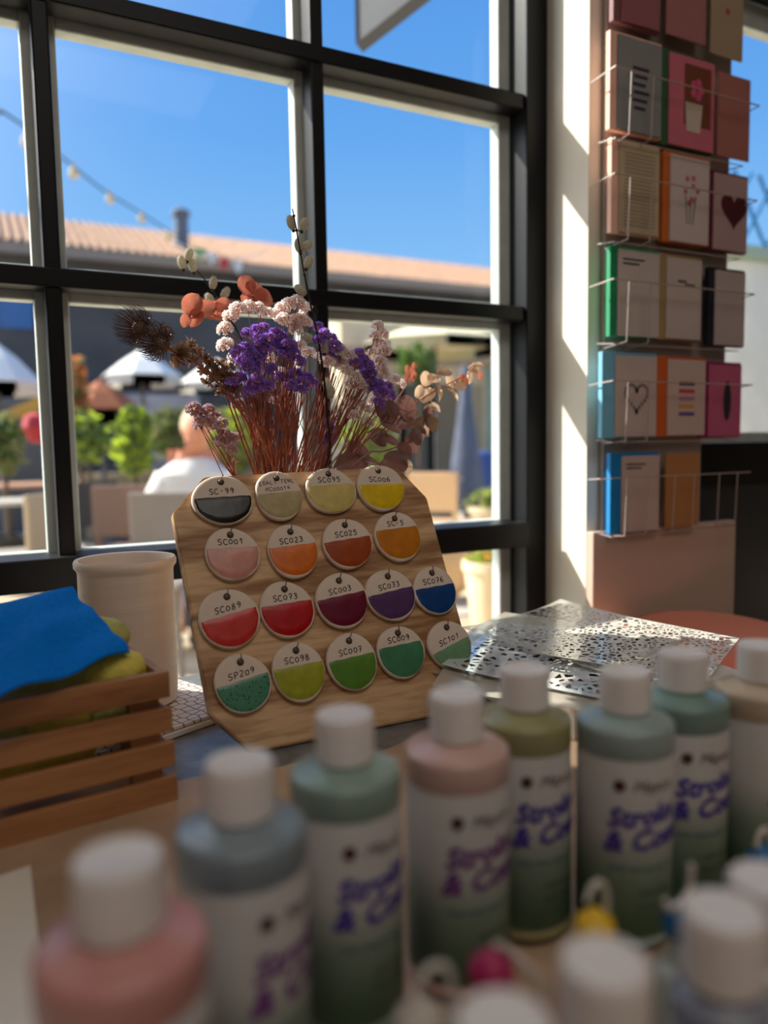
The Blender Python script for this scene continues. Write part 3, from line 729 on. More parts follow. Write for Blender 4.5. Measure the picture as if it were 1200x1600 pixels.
# ------------------------------------------------------------------ bouquet
VX, VY = .352, 1.015
m_vase = mat('vase_glaze', (206, 212, 208), .25, coat=.4)
b = BM(); lathe(b, [(0, 0), (.032, 0), (.040, .01), (.047, .06), (.044, .12), (.036, .17), (.038, .20), (.042, .212), (.040, .213), (.034, .20), (.032, .17), (.040, .12), (.043, .06), (.034, .014), (0, .012)], 48)
single('flower_vase', b, m_vase, 'pale round vase hidden behind the sample board and holding the dried flowers', 'vase', (0, 0, 0), smooth=True).location = (VX, VY, TZ + .001)
m_stem = thin('dried_stem', (158, 86, 62), .10, .4, .25, 120)
m_stem2 = thin('dark_stem', (34, 24, 26), .05, .4, .2, 120)
m_pink = thin('pale_pink_statice', (255, 240, 236), .6, .6, .12, 200)
m_mauve = thin('dusty_mauve_statice', (196, 172, 178), .4, .6, .12, 200)
m_purple = thin('purple_statice', (172, 132, 226), .6, .6, .3, 200)
m_calyx = thin('rusty_calyx', (214, 140, 100), .45, .5, .2, 200)
m_brown = thin('brown_seedhead', (160, 122, 92), .3, .4, .3, 200, .12)
m_thistle = mat('thistle_bristle', (96, 70, 62), .25, var=.3, scale=300)
m_catkin = thin('grey_catkin', (206, 200, 180), .5, .8, .12, 300)
m_leafo = thin('rust_leaf', (190, 112, 88), .5, .5, .2, 60)
m_leafb = thin('plum_brown_leaf', (136, 96, 88), .3, .35, .2, 60, .10)
m_leafc = thin('cream_leaf', (222, 188, 156), .5, .4, .15, 60, .15)
m_leafk = thin('khaki_leaf', (176, 144, 116), .4, .3, .15, 60, .18)
def mouth(rng, s=.030):
    a = rng.uniform(0, 6.28); q = s * math.sqrt(rng.random()); return Vector((VX + q * math.cos(a), VY + q * math.sin(a), TZ + .195))
def base_in(rng):
    a = rng.uniform(0, 6.28); q = .022 * rng.random(); return Vector((VX + q * math.cos(a), VY + q * math.sin(a), TZ + .03))
def floret_cluster(seed, R=.0105, n=30, mi=0, mc=1):
    """papery funnel florets over a small dome"""
    rng = random.Random(seed); b = BM()
    for k in range(n):
        z = 1 - (k + .5) / n * 1.35; a = k * 2.39996 + rng.uniform(-.2, .2); q = math.sqrt(max(0, 1 - z * z))
        dr = Vector((q * math.cos(a), q * math.sin(a), z)).normalized()
        c = dr * R * rng.uniform(.75, 1.0)
        t1 = dr.orthogonal().normalized(); t2 = dr.cross(t1)
        s = rng.uniform(.0030, .0045)
        base = c - dr * s * 1.3; ring1 = []; ring2 = []
        for m in range(10):
            an = m * PI / 5; rr = s * (.95 if m % 2 else .62)
            ring2.append(b.verts.new(c + (t1 * math.cos(an) + t2 * math.sin(an)) * rr + dr * s * (.3 if m % 2 else .05) + Vector([rng.uniform(-.0004, .0004) for _ in range(3)])))
        for m in range(5):
            an = m * 2 * PI / 5; ring1.append(b.verts.new(c - dr * s * .45 + (t1 * math.cos(an) + t2 * math.sin(an)) * s * .35))
        v0 = b.verts.new(base)
        for m in range(5):
            f = b.faces.new((v0, ring1[m], ring1[(m + 1) % 5])); f.material_index = mc
            a1, a2, a3 = ring2[2 * m], ring2[(2 * m + 1) % 10], ring2[(2 * m + 2) % 10]
            for f in (b.faces.new((ring1[m], a1, a2)), b.faces.new((ring1[m], a2, ring1[(m + 1) % 5])), b.faces.new((ring1[(m + 1) % 5], a2, a3))): f.material_index = mi
        # thin stalk
        tv = [b.verts.new(base + t1 * .0003), b.verts.new(base - t1 * .0003), b.verts.new(Vector((0, 0, -.006)))]
        f = b.faces.new(tv); f.material_index = mc
    me = bpy.data.meshes.new('flower_cluster'); b.to_mesh(me); b.free(); return me
def variants(mcol, seeds, **k):
    out = []
    for s in seeds:
        me = floret_cluster(s, **k); me.materials.append(mcol); me.materials.append(m_calyx); out.append(me)
    return out
V_pink = variants(m_pink, (1, 2, 3, 4), R=.0115, n=34)
V_mauve = variants(m_mauve, (5, 6, 7), R=.0105, n=30)
V_purple = variants(m_purple, (8, 9, 10, 11), R=.0105, n=34)
def statice(label, clusters, vs, Y, seed, sc=1.0, name='statice_sprig', stems=2, r=.0014):
    rng = random.Random(seed); T = thing(name, label, 'dried flower', (VX, VY, TZ + .02), 0, 'dried flower sprigs in the vase')
    pts = []
    for c in clusters:
        px, py = c[0], c[1]; y = Y + rng.uniform(-.018, .018); pts.append(at(px, py, y))
    cen = sum(pts, Vector()) / len(pts)
    m0 = mouth(rng); bb = BM(); v0 = base_in(rng)
    junction = m0.lerp(cen, .62) + Vector((0, 0, -.012)); mid = m0.lerp(junction, .5) + Vector((rng.uniform(-.004, .004), rng.uniform(-.006, .006), 0))
    tube(bb, smoothpath([v0, m0, mid, junction], 5), r * 1.35, 6, r * .9)
    for k in range(stems - 1):
        m1 = mouth(rng); j2 = junction + Vector((rng.uniform(-.012, .012), rng.uniform(-.01, .01), rng.uniform(-.02, .01)))
        tube(bb, smoothpath([base_in(rng), m1, m1.lerp(j2, .5) + Vector((rng.uniform(-.006, .006), 0, 0)), j2], 4), r * 1.2, 6, r * .7)
        tube(bb, [j2, rng.choice(pts) + Vector((0, 0, -.004))], r * .6, 5, r * .35)
    for p in pts:
        q = junction.lerp(p, .55) + Vector((rng.uniform(-.006, .006), rng.uniform(-.004, .004), -.006))
        tube(bb, curve(junction, q, p + Vector((0, 0, -.004)), 5), r * .62, 5, r * .3)
        q2 = junction.lerp(p, rng.uniform(.3, .7))      # little side twigs
        tube(bb, [q2, q2 + Vector((rng.uniform(-.01, .01), rng.uniform(-.006, .006), rng.uniform(.004, .012)))], r * .4, 4, r * .2)
    wobj('stem', bb, m_stem, T, True)
    for i, p in enumerate(pts):
        o = bpy.data.objects.new('flower_cluster', rng.choice(vs)); COL.objects.link(o); o.parent = T; o.location = p - Vector(T.location)
        dr = (p - junction).normalized() * .6 + Vector((rng.uniform(-.5, .5), rng.uniform(-.6, .2), .5))
        o.rotation_euler = dr.to_track_quat('Z', 'Y').to_euler(); s = sc * rng.uniform(.82, 1.1); o.scale = (s, s, s * .9)
    return T
statice('pale pink statice sprig arching over the top left of the bouquet', [(352, 540), (352, 515), (360, 495), (372, 485), (388, 480), (403, 483), (415, 489), (366, 560), (358, 575)], V_pink, 1.00, 1)
statice('pale pink statice sprig at the top middle left of the black twig', [(430, 494), (441, 483), (452, 475), (465, 474), (477, 482), (470, 497), (456, 503), (443, 500), (462, 515), (478, 505)], V_pink, 1.01, 2)
statice('pale pink statice spike standing tallest on the right side', [(590, 510), (598, 522), (586, 527), (594, 540), (588, 552), (600, 549), (594, 565), (588, 575), (598, 582)], V_pink, 1.01, 3)
statice('pale pink statice sprig right of the middle black window bar', [(532, 548), (545, 556), (552, 570), (541, 580), (556, 590), (563, 604), (548, 602), (536, 565), (524, 570), (512, 566)], V_pink, 1.00, 4)
statice('dusty mauve statice sprig hanging low at the left', [(303, 640), (314, 648), (326, 640), (336, 652), (322, 662), (333, 668), (345, 662), (312, 662), (349, 678), (358, 690), (368, 685), (362, 702), (345, 690)], V_mauve, 1.03, 5)
statice('faded pink statice sprig low among the left stems', [(372, 632), (385, 640), (392, 655), (408, 622), (420, 612), (430, 628), (398, 600)], V_mauve, 1.02, 6)
statice('faded pink statice sprig low on the right', [(560, 630), (572, 640), (582, 628), (552, 650), (588, 645), (606, 600), (617, 592), (626, 600), (575, 660)], V_pink, 1.02, 7, .85)
statice('pink statice sprig deep in the middle of the bouquet', [(470, 540), (482, 552), (440, 585), (450, 600), (420, 560), (500, 560), (425, 530)], V_pink, 1.04, 8, .9)
statice('deep purple statice sprig at the left front', [(372, 550), (384, 543), (378, 562), (392, 556), (404, 562), (396, 574), (386, 572), (412, 548), (405, 540)], V_purple, .985, 11)
statice('deep purple statice sprig at the upper middle', [(418, 530), (430, 522), (442, 528), (452, 540), (460, 552), (466, 564), (448, 556), (432, 540), (440, 545)], V_purple, .985, 12)
statice('deep purple statice sprig at the left low front', [(362, 598), (374, 592), (366, 608), (395, 600), (408, 606), (388, 612), (402, 594), (418, 604)], V_purple, .985, 13)
statice('deep purple statice sprig in the centre, below the arch', [(425, 578), (436, 590), (450, 592), (462, 586), (455, 602), (472, 596), (480, 590), (487, 600), (470, 610)], V_purple, .99, 14)
statice('deep purple statice sprig at the right of the black twig', [(497, 512), (506, 522), (516, 530), (522, 542), (508, 540), (498, 532), (526, 556), (512, 552)], V_purple, 1.00, 15)
statice('deep purple statice sprig in the right middle', [(560, 552), (568, 562), (574, 572), (562, 574), (580, 582), (570, 586), (556, 568)], V_purple, .995, 16)
statice('deep purple statice sprig at the right low side', [(580, 598), (592, 600), (604, 606), (598, 614), (586, 610), (608, 618), (576, 606), (592, 630)], V_purple, .995, 17)
statice('small dark purple statice sprig low in the centre', [(512, 662), (520, 672), (506, 676), (516, 686), (500, 690)], V_purple, 1.03, 18, .9)
statice('small purple statice sprig at the top left under the arch', [(392, 525), (384, 520), (400, 515), (412, 512), (405, 525)], V_purple, 1.01, 19, .85)
# bare stems, one by one
b_rng = random.Random(5)
bare = None
for k in range(44):
    rng = random.Random(100 + k)
    px = 365 + 225 * (k + .5) / 44 + rng.uniform(-8, 8); py = rng.uniform(555, 650) + abs(px - 470) * .12
    p = at(px + (px - 480) * .10, py, 1.0 + rng.uniform(-.03, .04)); m0 = mouth(rng)
    b = BM(); path = smoothpath([base_in(rng), m0, m0.lerp(p, .5) + Vector((rng.uniform(-.005, .005), rng.uniform(-.006, .006), 0)), p], 5)
    tube(b, path, rng.uniform(.0019, .0030), 6, .0009)
    for q in range(3):
        s = path[8 + q * 2]; tube(b, [s, s + Vector((rng.uniform(-.014, .014), rng.uniform(-.008, .008), rng.uniform(.012, .026)))], .0009, 5, .0004)
    o = obj('dried_stem', b, m_stem, smooth=True); rebase(o, (VX, VY, TZ + .03))
    tag(o, 'bare reddish brown flower stem standing among the other stems above the board', 'stem', 'bare stems in the vase')
# pussy willow
def catkin(bm, p, dr, L=.011, R=.0052):
    rot = dr.to_track_quat('Z', 'Y').to_matrix(); ball(bm, Vector(p), 1, (R, R, L), rot, 3)
    return rot
def fuzz(bm, p, dr, L, R, rng, n=170):
    rot = dr.to_track_quat('Z', 'Y').to_matrix()
    for k in range(n):
        a = rng.uniform(0, 6.28); z = rng.uniform(-1, 1); q = math.sqrt(1 - z * z); nrm = Vector((q * math.cos(a), q * math.sin(a), z))
        s = Vector((nrm.x * R, nrm.y * R, nrm.z * L)); t3 = nrm.orthogonal().normalized() * .00012
        tip = s + nrm * .0016 + Vector((0, 0, .0008))
        v = [bm.verts.new(Vector(p) + rot @ w) for w in (s + t3, s - t3, tip)]; bm.faces.new(v)
def willow(label, path, cats, seed, Y):
    rng = random.Random(seed); T = thing('pussy_willow_twig', label, 'twig', (VX, VY, TZ + .02), 0, 'pussy willow twigs in the vase')
    pts = [base_in(rng), mouth(rng, .02)] + [at(px, py, Y + dy) for px, py, dy in path]
    b = BM(); sp2 = smoothpath(pts, 5); tube(b, sp2, .0021, 7, .0007)
    for q in range(6, len(sp2) - 1, 4): ball(b, sp2[q], .0024, sub=1)
    wobj('twig', b, m_stem2, T, True)
    for px, py, dx, dz in cats:
        p = at(px, py, Y + path[-1][2] * .5); b = BM(); dr = Vector((dx, 0, dz)).normalized(); catkin(b, p, dr, .0098, .0060); fuzz(b, p, dr, .0098, .0060, rng)
        c = wobj('catkin', b, m_catkin, T, True)
        b = BM(); q = p - dr * .010; ball(b, q, .0026, (1, 1, 1.3), sub=1)
        near = min(sp2, key=lambda s: (s - q).length); tube(b, [q, near], .0007, 4)
        o = wobj('bud_scale', b, m_stem2, T, True)
willow('tall black pussy willow twig rising above the whole bouquet',
       [(508, 730, -.01), (512, 660, -.02), (506, 590, -.02), (497, 530, -.02), (484, 470, -.02), (474, 420, -.02), (466, 375, -.02), (460, 342, -.02), (457, 326, -.02)],
       [(455, 348, -.3, 1), (475, 351, .4, 1), (479, 384, .9, .6), (467, 384, -.2, 1), (470, 453, -.8, .5), (482, 528, -.9, .4), (509, 542, .2, 1), (511, 602, -.1, 1), (516, 614, .4, 1), (482, 410, .4, 1)], 21, 1.0)
willow('short pussy willow twig leaning to the upper left, behind the rust leaves',
       [(420, 640, .06), (385, 545, .09), (355, 490, .12), (330, 450, .12), (305, 420, .12), (288, 404, .12)],
       [(284, 410, -.2, 1), (301, 415, -.1, 1), (295, 398, .3, 1), (328, 468, -.5, 1), (343, 484, -.3, 1), (352, 458, .7, 1), (333, 442, .2, 1), (352, 505, -.5, .8)], 22, 1.06)
# leaves
def leaf(bm, p, dr, nrm, L, Wd, curl=.25, rng=random, mi=0, rough=0.0):
    dr = dr.normalized(); side = dr.cross(nrm).normalized(); up = side.cross(dr).normalized(); n1, n2 = 8, 6; g = []
    for i in range(n1 + 1):
        t3 = i / n1; w = Wd * math.sin(PI * min(1, t3 * .94 + .06)) ** .55; row = []
        for j in range(n2 + 1):
            s = -1 + 2 * j / n2
            q = Vector(p) + dr * (L * t3) + side * (w * s) + up * (curl * L * (s * s * .5 * w / Wd - t3 * t3 * .5)) + up * rough * math.sin(t3 * 9 + s * 5)
            row.append(bm.verts.new(q))
        g.append(row)
    for i in range(n1):
        for j in range(n2):
            f = bm.faces.new((g[i][j], g[i + 1][j], g[i + 1][j + 1], g[i][j + 1])); f.material_index = mi
def leafsprig(label, path, leaves, seed, Y, m, name='eucalyptus_sprig', stemm=None, r=.0014):
    rng = random.Random(seed); T = thing(name, label, 'dried foliage', (VX, VY, TZ + .02), 0, 'dried leafy sprigs in the vase')
    pts = [base_in(rng), mouth(rng, .02)] + [at(px, py, Y) for px, py in path]; b = BM(); s2 = smoothpath(pts, 5); tube(b, s2, r, 6, r * .5); wobj('stem', b, stemm or m_stem, T, True)
    for (px, py, ang, L, Wd, tilt) in leaves:
        p = at(px, py, Y + rng.uniform(-.012, .012)); a = math.radians(ang); dr = Vector((math.cos(a), rng.uniform(-.25, .25), math.sin(a)))
        nrm = Vector((rng.uniform(-.2, .2), -math.cos(math.radians(tilt)), math.sin(math.radians(tilt))))
        nrm = (nrm - dr.normalized() * nrm.dot(dr.normalized())).normalized()
        b = BM(); leaf(b, p - dr.normalized() * L * .45, dr, nrm, L, Wd, rng.uniform(.15, .45), rng, rough=.0006)
        near = min(s2, key=lambda s: (s - p).length); tube(b, [p - dr.normalized() * L * .45, near], .0006, 4)
        mm = m if not isinstance(m, list) else rng.choice(m)
        wobj('leaf', b, mm, T, True)
leafsprig('rust orange leafy sprig behind the bouquet at the upper left', [(420, 640), (385, 560), (350, 505), (310, 480), (292, 490)],
          [(300, 476, 60, .032, .014, 10), (318, 484, 200, .040, .013, 20), (338, 488, 10, .040, .014, 10), (290, 500, 250, .020, .008, 20), (306, 496, 240, .026, .010, 10), (350, 478, 30, .026, .012, 30)], 31, 1.07, m_leafo)
leafsprig('brown leafy sprig behind the arching pink statice', [(450, 640), (430, 560), (405, 490), (392, 455)],
          [(385, 446, 100, .030, .013, 10), (400, 456, -20, .040, .015, 30), (410, 466, 10, .034, .014, 10), (388, 470, -40, .030, .014, 20)], 32, 1.07, [m_leafo, m_leafb])
leafsprig('plum brown leafy sprig right of the stems', [(540, 720), (570, 690), (600, 670), (630, 650), (650, 640)],
          [(636, 638, 0, .042, .020, 15), (612, 662, -10, .044, .017, 20), (592, 684, 150, .034, .014, 10), (606, 688, -12, .040, .012, 50), (596, 640, 100, .038, .013, 10), (560, 712, 110, .046, .017, 10), (545, 724, 20, .050, .016, 30), (578, 722, -15, .044, .012, 60), (612, 640, -60, .030, .010, 20), (635, 662, 20, .034, .012, 40)], 33, 1.0, m_leafb)
leafsprig('cream and orange leafed twig pointing to the right, farthest from the stems', [(560, 700), (610, 670), (650, 630), (690, 605), (725, 588), (742, 574)],
          [(665, 592, 70, .024, .012, 10), (677, 592, 20, .022, .011, 50), (668, 618, 40, .036, .010, 40), (694, 582, 10, .030, .010, 40), (703, 596, 100, .024, .009, 10), (704, 610, -35, .024, .007, 50), (718, 602, 10, .024, .011, 30), (722, 596, 80, .022, .010, 10), (733, 590, 80, .022, .008, 0), (741, 578, 150, .020, .010, 30), (746, 571, 10, .022, .006, 40), (748, 585, -60, .020, .006, 20), (686, 614, -60, .026, .007, 50), (681, 636, -30, .022, .008, 40), (655, 612, 60, .022, .008, 30), (712, 620, -40, .016, .006, 50)], 34, 1.03, [m_leafc, m_leafo, m_leafc, m_leafk])
leafsprig('khaki brown leafed twig curling down at the lower right', [(560, 720), (600, 705), (640, 690), (660, 670), (664, 645)],
          [(668, 652, -50, .030, .014, 20), (660, 668, -20, .038, .015, 20), (652, 680, -40, .034, .014, 10), (644, 692, -60, .032, .014, 15), (632, 704, -30, .030, .012, 30), (618, 722, -10, .042, .016, 15), (610, 728, 200, .036, .014, 20), (632, 732, -50, .030, .014, 10), (672, 640, 30, .026, .009, 50), (676, 662, -60, .026, .011, 20)], 35, .985, [m_leafk, m_leafb])
leafsprig('small red leafed twig tip between the pink spike and the cream leaves', [(560, 700), (600, 650), (630, 610), (642, 575)],
          [(638, 578, 70, .018, .007, 10), (645, 585, -70, .022, .006, 10), (636, 592, 120, .016, .006, 10), (647, 572, 60, .014, .005, 20)], 36, 1.07, m_leafo)
# thistle heads and seed sprigs
def thistle(label, head, axis, R, path, seed, Y):
    rng = random.Random(seed); T = thing('thistle', label, 'dried flower', (VX, VY, TZ + .02), 0, 'dried thistles in the vase')
    pts = [base_in(rng), mouth(rng, .02)] + [at(px, py, Y) for px, py in path]; hp = at(head[0], head[1], Y)
    b = BM(); tube(b, smoothpath(pts + [hp], 5), .0019, 6, .0014)
    wobj('stem', b, m_stem, T, True)
    ax = Vector((axis[0], -.15, axis[1])).normalized(); t1 = ax.orthogonal().normalized(); t2 = ax.cross(t1); c0 = hp - ax * R * .75
    b = BM()
    cc = hp
    for k in range(240):
        a = k * 2.39996; f = (k + .5) / 240; th = math.acos(1 - f * 1.55); n_ = ax * math.cos(th) + (t1 * math.cos(a) + t2 * math.sin(a)) * math.sin(th)
        s0 = cc + n_ * R * .30; mid = cc + n_ * R * 1.02 + ax * R * .02; tip = cc + n_ * R * rng.uniform(.78, 1.0) + ax * R * rng.uniform(.25, .5)
        tube(b, curve(s0, mid, tip, 5), .00050, 3, .0002, cap=False)
    wobj('bristles', b, m_thistle, T)
    b = BM(); ball(b, hp, R * .40, sub=2); tube(b, [c0 - ax * R * .2, hp], .003, 6)
    for k in range(18):
        a = k * 2.39996; n_ = (t1 * math.cos(a) + t2 * math.sin(a)); s = c0 - ax * R * .1
        leaf(b, s, n_ * .8 - ax * rng.uniform(-.1, .6), ax, R * .75, R * .12, .5, rng)
    wobj('bracts', b, m_brown, T)
thistle('dark thistle head, outermost at the left tip', (219, 514), (-.85, .35), .027, [(400, 690), (350, 610), (300, 560), (255, 535)], 41, 1.0)
thistle('dark thistle head, next to the outermost one and lower right of it', (252, 538), (-.7, .35), .027, [(410, 690), (360, 620), (310, 570), (275, 550)], 42, .985)
def seedsprig(label, path, spots, seed, Y):
    rng = random.Random(seed); T = thing('seed_sprig', label, 'dried flower', (VX, VY, TZ + .02), 0, 'seedy brown sprigs in the vase')
    pts = [base_in(rng), mouth(rng, .02)] + [at(px, py, Y) for px, py in path]; b = BM(); s2 = smoothpath(pts, 5); tube(b, s2, .0015, 6, .0008)
    for px, py in spots:
        p = at(px, py, Y); near = min(s2, key=lambda s: (s - p).length); tube(b, [near, p], .0007, 4, .0004)
    wobj('stem', b, m_stem, T, True)
    for px, py in spots:
        b = BM(); p = at(px, py, Y + rng.uniform(-.01, .01))
        for k in range(26):
            dr = Vector((rng.uniform(-1, 1), rng.uniform(-1, 1), rng.uniform(-.5, 1))).normalized()
            leaf(b, p + dr * .001, dr, dr.orthogonal(), rng.uniform(.007, .013), .0014, .4, rng)
        wobj('seed_head', b, m_brown, T)
seedsprig('pale brown seedy sprig left of the purple flowers', [(410, 690), (370, 630), (335, 580), (300, 545)], [(295, 540), (307, 548), (318, 560), (300, 565), (330, 570), (342, 582), (316, 578), (352, 592)], 51, 1.0)
seedsprig('dark brown seedy sprig nearest the purple flowers', [(420, 690), (385, 640), (360, 600), (345, 570)], [(342, 570), (355, 575), (350, 588), (362, 592), (338, 592), (368, 610), (325, 600), (345, 612)], 52, .99)
# ------------------------------------------------------------------ pink shell chair
m_chair = mat('coral_shell', (240, 156, 134), .45, ssw=.05)
ch = thing('shell_chair', 'coral pink plastic shell chair at the right end of the table', 'chair', (1.2, .86, 0))
b = BM(); seg = 44; g = []
for i in range(seg + 1):
    a = -.45 + (PI + .9) * i / seg; back = math.sin(a) * .5 + .5
    top_ = .50 + .235 * max(0, back) ** .55; row = []
    for (q, h) in ((.02, 0), (.10, .0), (.17, .01), (.215, .04), (.235, .10), (.245, .5), (.255, 1.0)):
        z = .455 + (h * .14 if h < .2 else (top_ - .455) * (h if h > .5 else .45))
        if h >= 1: z = top_
        row.append(b.verts.new((1.2 + q * math.cos(a), .86 + q * math.sin(a), z)))
    g.append(row)
for i in range(seg):
    for j in range(6): b.faces.new((g[i][j], g[i + 1][j], g[i + 1][j + 1], g[i][j + 1]))
bmesh.ops.recalc_face_normals(b, faces=b.faces)
o = wobj('shell', b, m_chair, ch, True); md = o.modifiers.new('thickness', 'SOLIDIFY'); md.thickness = .008; md.offset = 0
b = BM(); box(b, 1.02, 1.38, .55, .86, .447, .459, bev=.005); wobj('seat', b, m_chair, ch)
for sx_, sy_ in ((-1, -1), (1, -1), (-1, 1), (1, 1)):
    b = BM(); tube(b, [(1.2 + sx_ * .13, .80 + sy_ * .10, .449), (1.2 + sx_ * .21, .80 + sy_ * .19, 0.003)], .014, 10, .009); wobj('leg', b, m_crate, ch, True)
# ------------------------------------------------------------------ card rack on the pillar
m_wire = mat('wire_white', (176, 160, 152), .35)
m_rackback = mat('rack_sheet_metal', (176, 164, 156), .38, metal=.3, var=.05, scale=10)
m_rackpanel = mat('rack_panel_paint', (198, 172, 156), .6)
rack = thing('card_rack', 'tall wire card rack with pale lower panel mounted in front of the pillar', 'rack', (1.25, 1.155, 0))
b = BM(); box(b, 1.085, 1.430, 1.160, 1.170, CZ + .0, CZ + 1.35, bev=.001); box(b, 1.085, 1.360, 1.160, 1.170, CZ - .185, CZ + .001); wobj('back_sheet', b, m_rackback, rack)
b = BM(); box(b, 1.050, 1.462, 1.148, 1.168, .02, CZ - .180, bev=.002); wobj('lower_panel', b, m_rackpanel, rack)
YW = 1.095
rows = [(-60, 0, -10), (97, 155, 1), (262, 312, 2), (428, 462, 3), (592, 603, 4), (745, 742, 5)]
for (yl, yr, k) in rows[1:]:
    zl = at(1045, (yl + yr) / 2, YW).z; b = BM()
    x0 = 1.045; x1 = 1.435
    tube(b, [(x0, 1.158, zl - .004), (x0, YW, zl), (x1, YW, zl), (x1, 1.158, zl - .004)], .0014, 6)
    tube(b, [(x0 + .02, 1.158, zl - .11), (x0 + .02, YW + .02, zl - .115), (x1 - .02, YW + .02, zl - .115), (x1 - .02, 1.158, zl - .11)], .0011, 6)
    for c in (range(3) if k == 5 else range(1)):
        xa = x0 + .04 + c * .128; 
        for xx in (xa, xa + .055): tube(b, [(xx, YW, zl), (xx - .003, YW + .002, zl - .112), (xx - .003, 1.158, zl - .118)], .0013, 6)
    wobj('wire_basket', b, m_wire, rack, True)
m_cards = {}
def cm(c, r=.65):
    if c not in m_cards: m_cards[c] = mat('card_stock', c, r, var=.03)
    return m_cards[c]
def art(b_list, kind, x0, x1, z0, z1, y):
    """flat printed design on the card face"""
    w = x1 - x0; h = z1 - z0; cx = (x0 + x1) / 2; cz = (z0 + z1) / 2
    def add(name, pts_list, c):
        b = BM()
        for pts in pts_list: poly(b, [(p[0], y, p[1]) for p in pts])
        b_list.append((name, b, c))
    def disc(px, pz, r, n=12, sx=1, sz=1): return [(px + r * sx * math.cos(2 * PI * k / n), pz + r * sz * math.sin(2 * PI * k / n)) for k in range(n)]
    def rect(a, b2, c, d): return [(a, c), (b2, c), (b2, d), (a, d)]
    def heart(px, pz, r):
        return [(px + r * .062 * 16 * math.sin(t4) ** 3, pz + r * .062 * (13 * math.cos(t4) - 5 * math.cos(2 * t4) - 2 * math.cos(3 * t4) - math.cos(4 * t4))) for t4 in [2 * PI * q / 28 for q in range(28)]]
    if kind == 'text': add('printed_lines', [rect(cx - w * .18 + (k % 2) * w * .03, cx + w * .20 - (k % 3) * w * .04, cz + h * (.17 - k * .085), cz + h * (.205 - k * .085)) for k in range(6)], (50, 50, 56))
    if kind == 'rule': add('printed_lines', [rect(x0 + w * .12, x1 - w * .12, z0 + h * (.08 + .042 * k), z0 + h * (.092 + .042 * k)) for k in range(20)], (150, 132, 108))
    if kind == 'smalltext': add('printed_lines', [rect(x0 + w * .1, x0 + w * .62, z1 - h * .12, z1 - h * .10), rect(x0 + w * .1, x0 + w * .5, z1 - h * .17, z1 - h * .15)], (60, 60, 66)); 
    if kind == 'script': add('printed_lines', [rect(x0 + w * .3, x0 + w * .55, z1 - h * .30, z1 - h * .27), rect(x0 + w * .5, x0 + w * .8, z1 - h * .33, z1 - h * .31)], (90, 84, 84))
    if kind == 'vase':
        add('brown_field', [rect(x0 + w * .32, x1 - w * .08, z0 + h * .25, z1 - h * .08)], (118, 62, 36))
        for k in range(1): pass
        b = BM(); 
        for pts in [disc(cx + w * .1 + .011 * math.cos(k * 1.26), cz + h * .16 + .013 * math.sin(k * 1.26), .0085) for k in range(5)] : poly(b, [(p[0], y - .0004, p[1]) for p in pts])
        b_list.append(('pink_flower', b, (214, 84, 128)))
        b = BM(); poly(b, [(cx - .016, y - .0005, z0 + h * .18), (cx + .022, y - .0005, z0 + h * .18), (cx + .028, y - .0005, cz), (cx - .020, y - .0005, cz)]); b_list.append(('white_pot', b, (206, 190, 176)))
    if kind == 'bouquet':
        add('red_blossoms', [disc(cx + .020 * math.cos(k * 1.1) * (1 - .1 * k), cz + h * .12 + .026 * math.sin(k * 1.1), .0055) for k in range(7)], (196, 104, 110))
        add('green_stems', [[(cx - .002 + q * .008, cz - h * .28), (cx + q * .008, cz - h * .28), (cx + .002 + q * .014, cz + h * .05), (cx - .001 + q * .014, cz + h * .05)] for q in (-1, 0, 1)], (82, 92, 86))
    if kind == 'redheart': add('dark_heart', [heart(cx + w * .08, cz + h * .05, .040)], (78, 14, 26))
    if kind == 'wreath': add('heart_wreath', [disc(*p, .0042, 6) for p in heart(cx, cz, .030)[::1]] , (128, 118, 116))
    if kind == 'swatch':
        for k, c in enumerate(((60, 66, 74), (196, 66, 74), (178, 130, 160), (216, 150, 84), (108, 84, 142))): add('colour_bar', [rect(cx - w * .22, cx + w * .2, cz + h * (.16 - k * .10), cz + h * (.21 - k * .10))], c)
    if kind == 'feather': add('dark_feather', [disc(cx + w * .05, cz, .042, 16, .28, 1.0)], (42, 40, 48)); 
    if kind == 'dot': add('red_dot', [disc(cx, cz - h * .05, .006)], (170, 70, 54))
YC = 1.125
def card(label, x, xr, yt, yb, front, envc=None, envdx=-.016, kind=None, thick=.004, envw=None):
    """x, xr: photo columns of the card's sides; yt, yb: rows of its top and foot; stands in its wire pocket"""
    xm = (x + xr) / 2; a = at(xm, yt, YC); c = at(xm, yb, YC); l = at(x, (yt + yb) / 2, YC); r2 = at(xr, (yt + yb) / 2, YC)
    x0, x1, z0, z1 = l.x, r2.x, c.z, a.z
    T = thing('greeting_card', label, 'card', ((x0 + x1) / 2, YC, z0), 0, 'greeting cards in the wire rack')
    yf = YC if thick < .01 else YC - thick * .35
    b = BM(); box(b, x0, x1, yf, yf + thick, z0, z1, bev=.0006); CF = wobj('card_front', b, cm(front), T)
    if envc:
        b = BM(); box(b, x0 + envdx, x1 + .004, yf + thick + .001, yf + thick + .012, z0 - .002, z1 + .006, bev=.0006); wobj('envelope', b, cm(envc), T)
    if kind:
        lst = []; art(lst, kind, x0, x1, z0, z1, yf - .0006)
        for nm, bb, cc in lst: wobj(nm, bb, cm(cc), CF)
    T.rotation_euler = (0, 0, 0)
PEACH = (242, 192, 170)
card('dark mauve card at the top left of the rack, cut by the frame', 972, 1032, -95, 40, (150, 92, 98), (130, 84, 88), kind=None)
card('dusty pink card at the top middle of the rack', 1042, 1104, -80, 62, (166, 108, 108), None, kind='script')
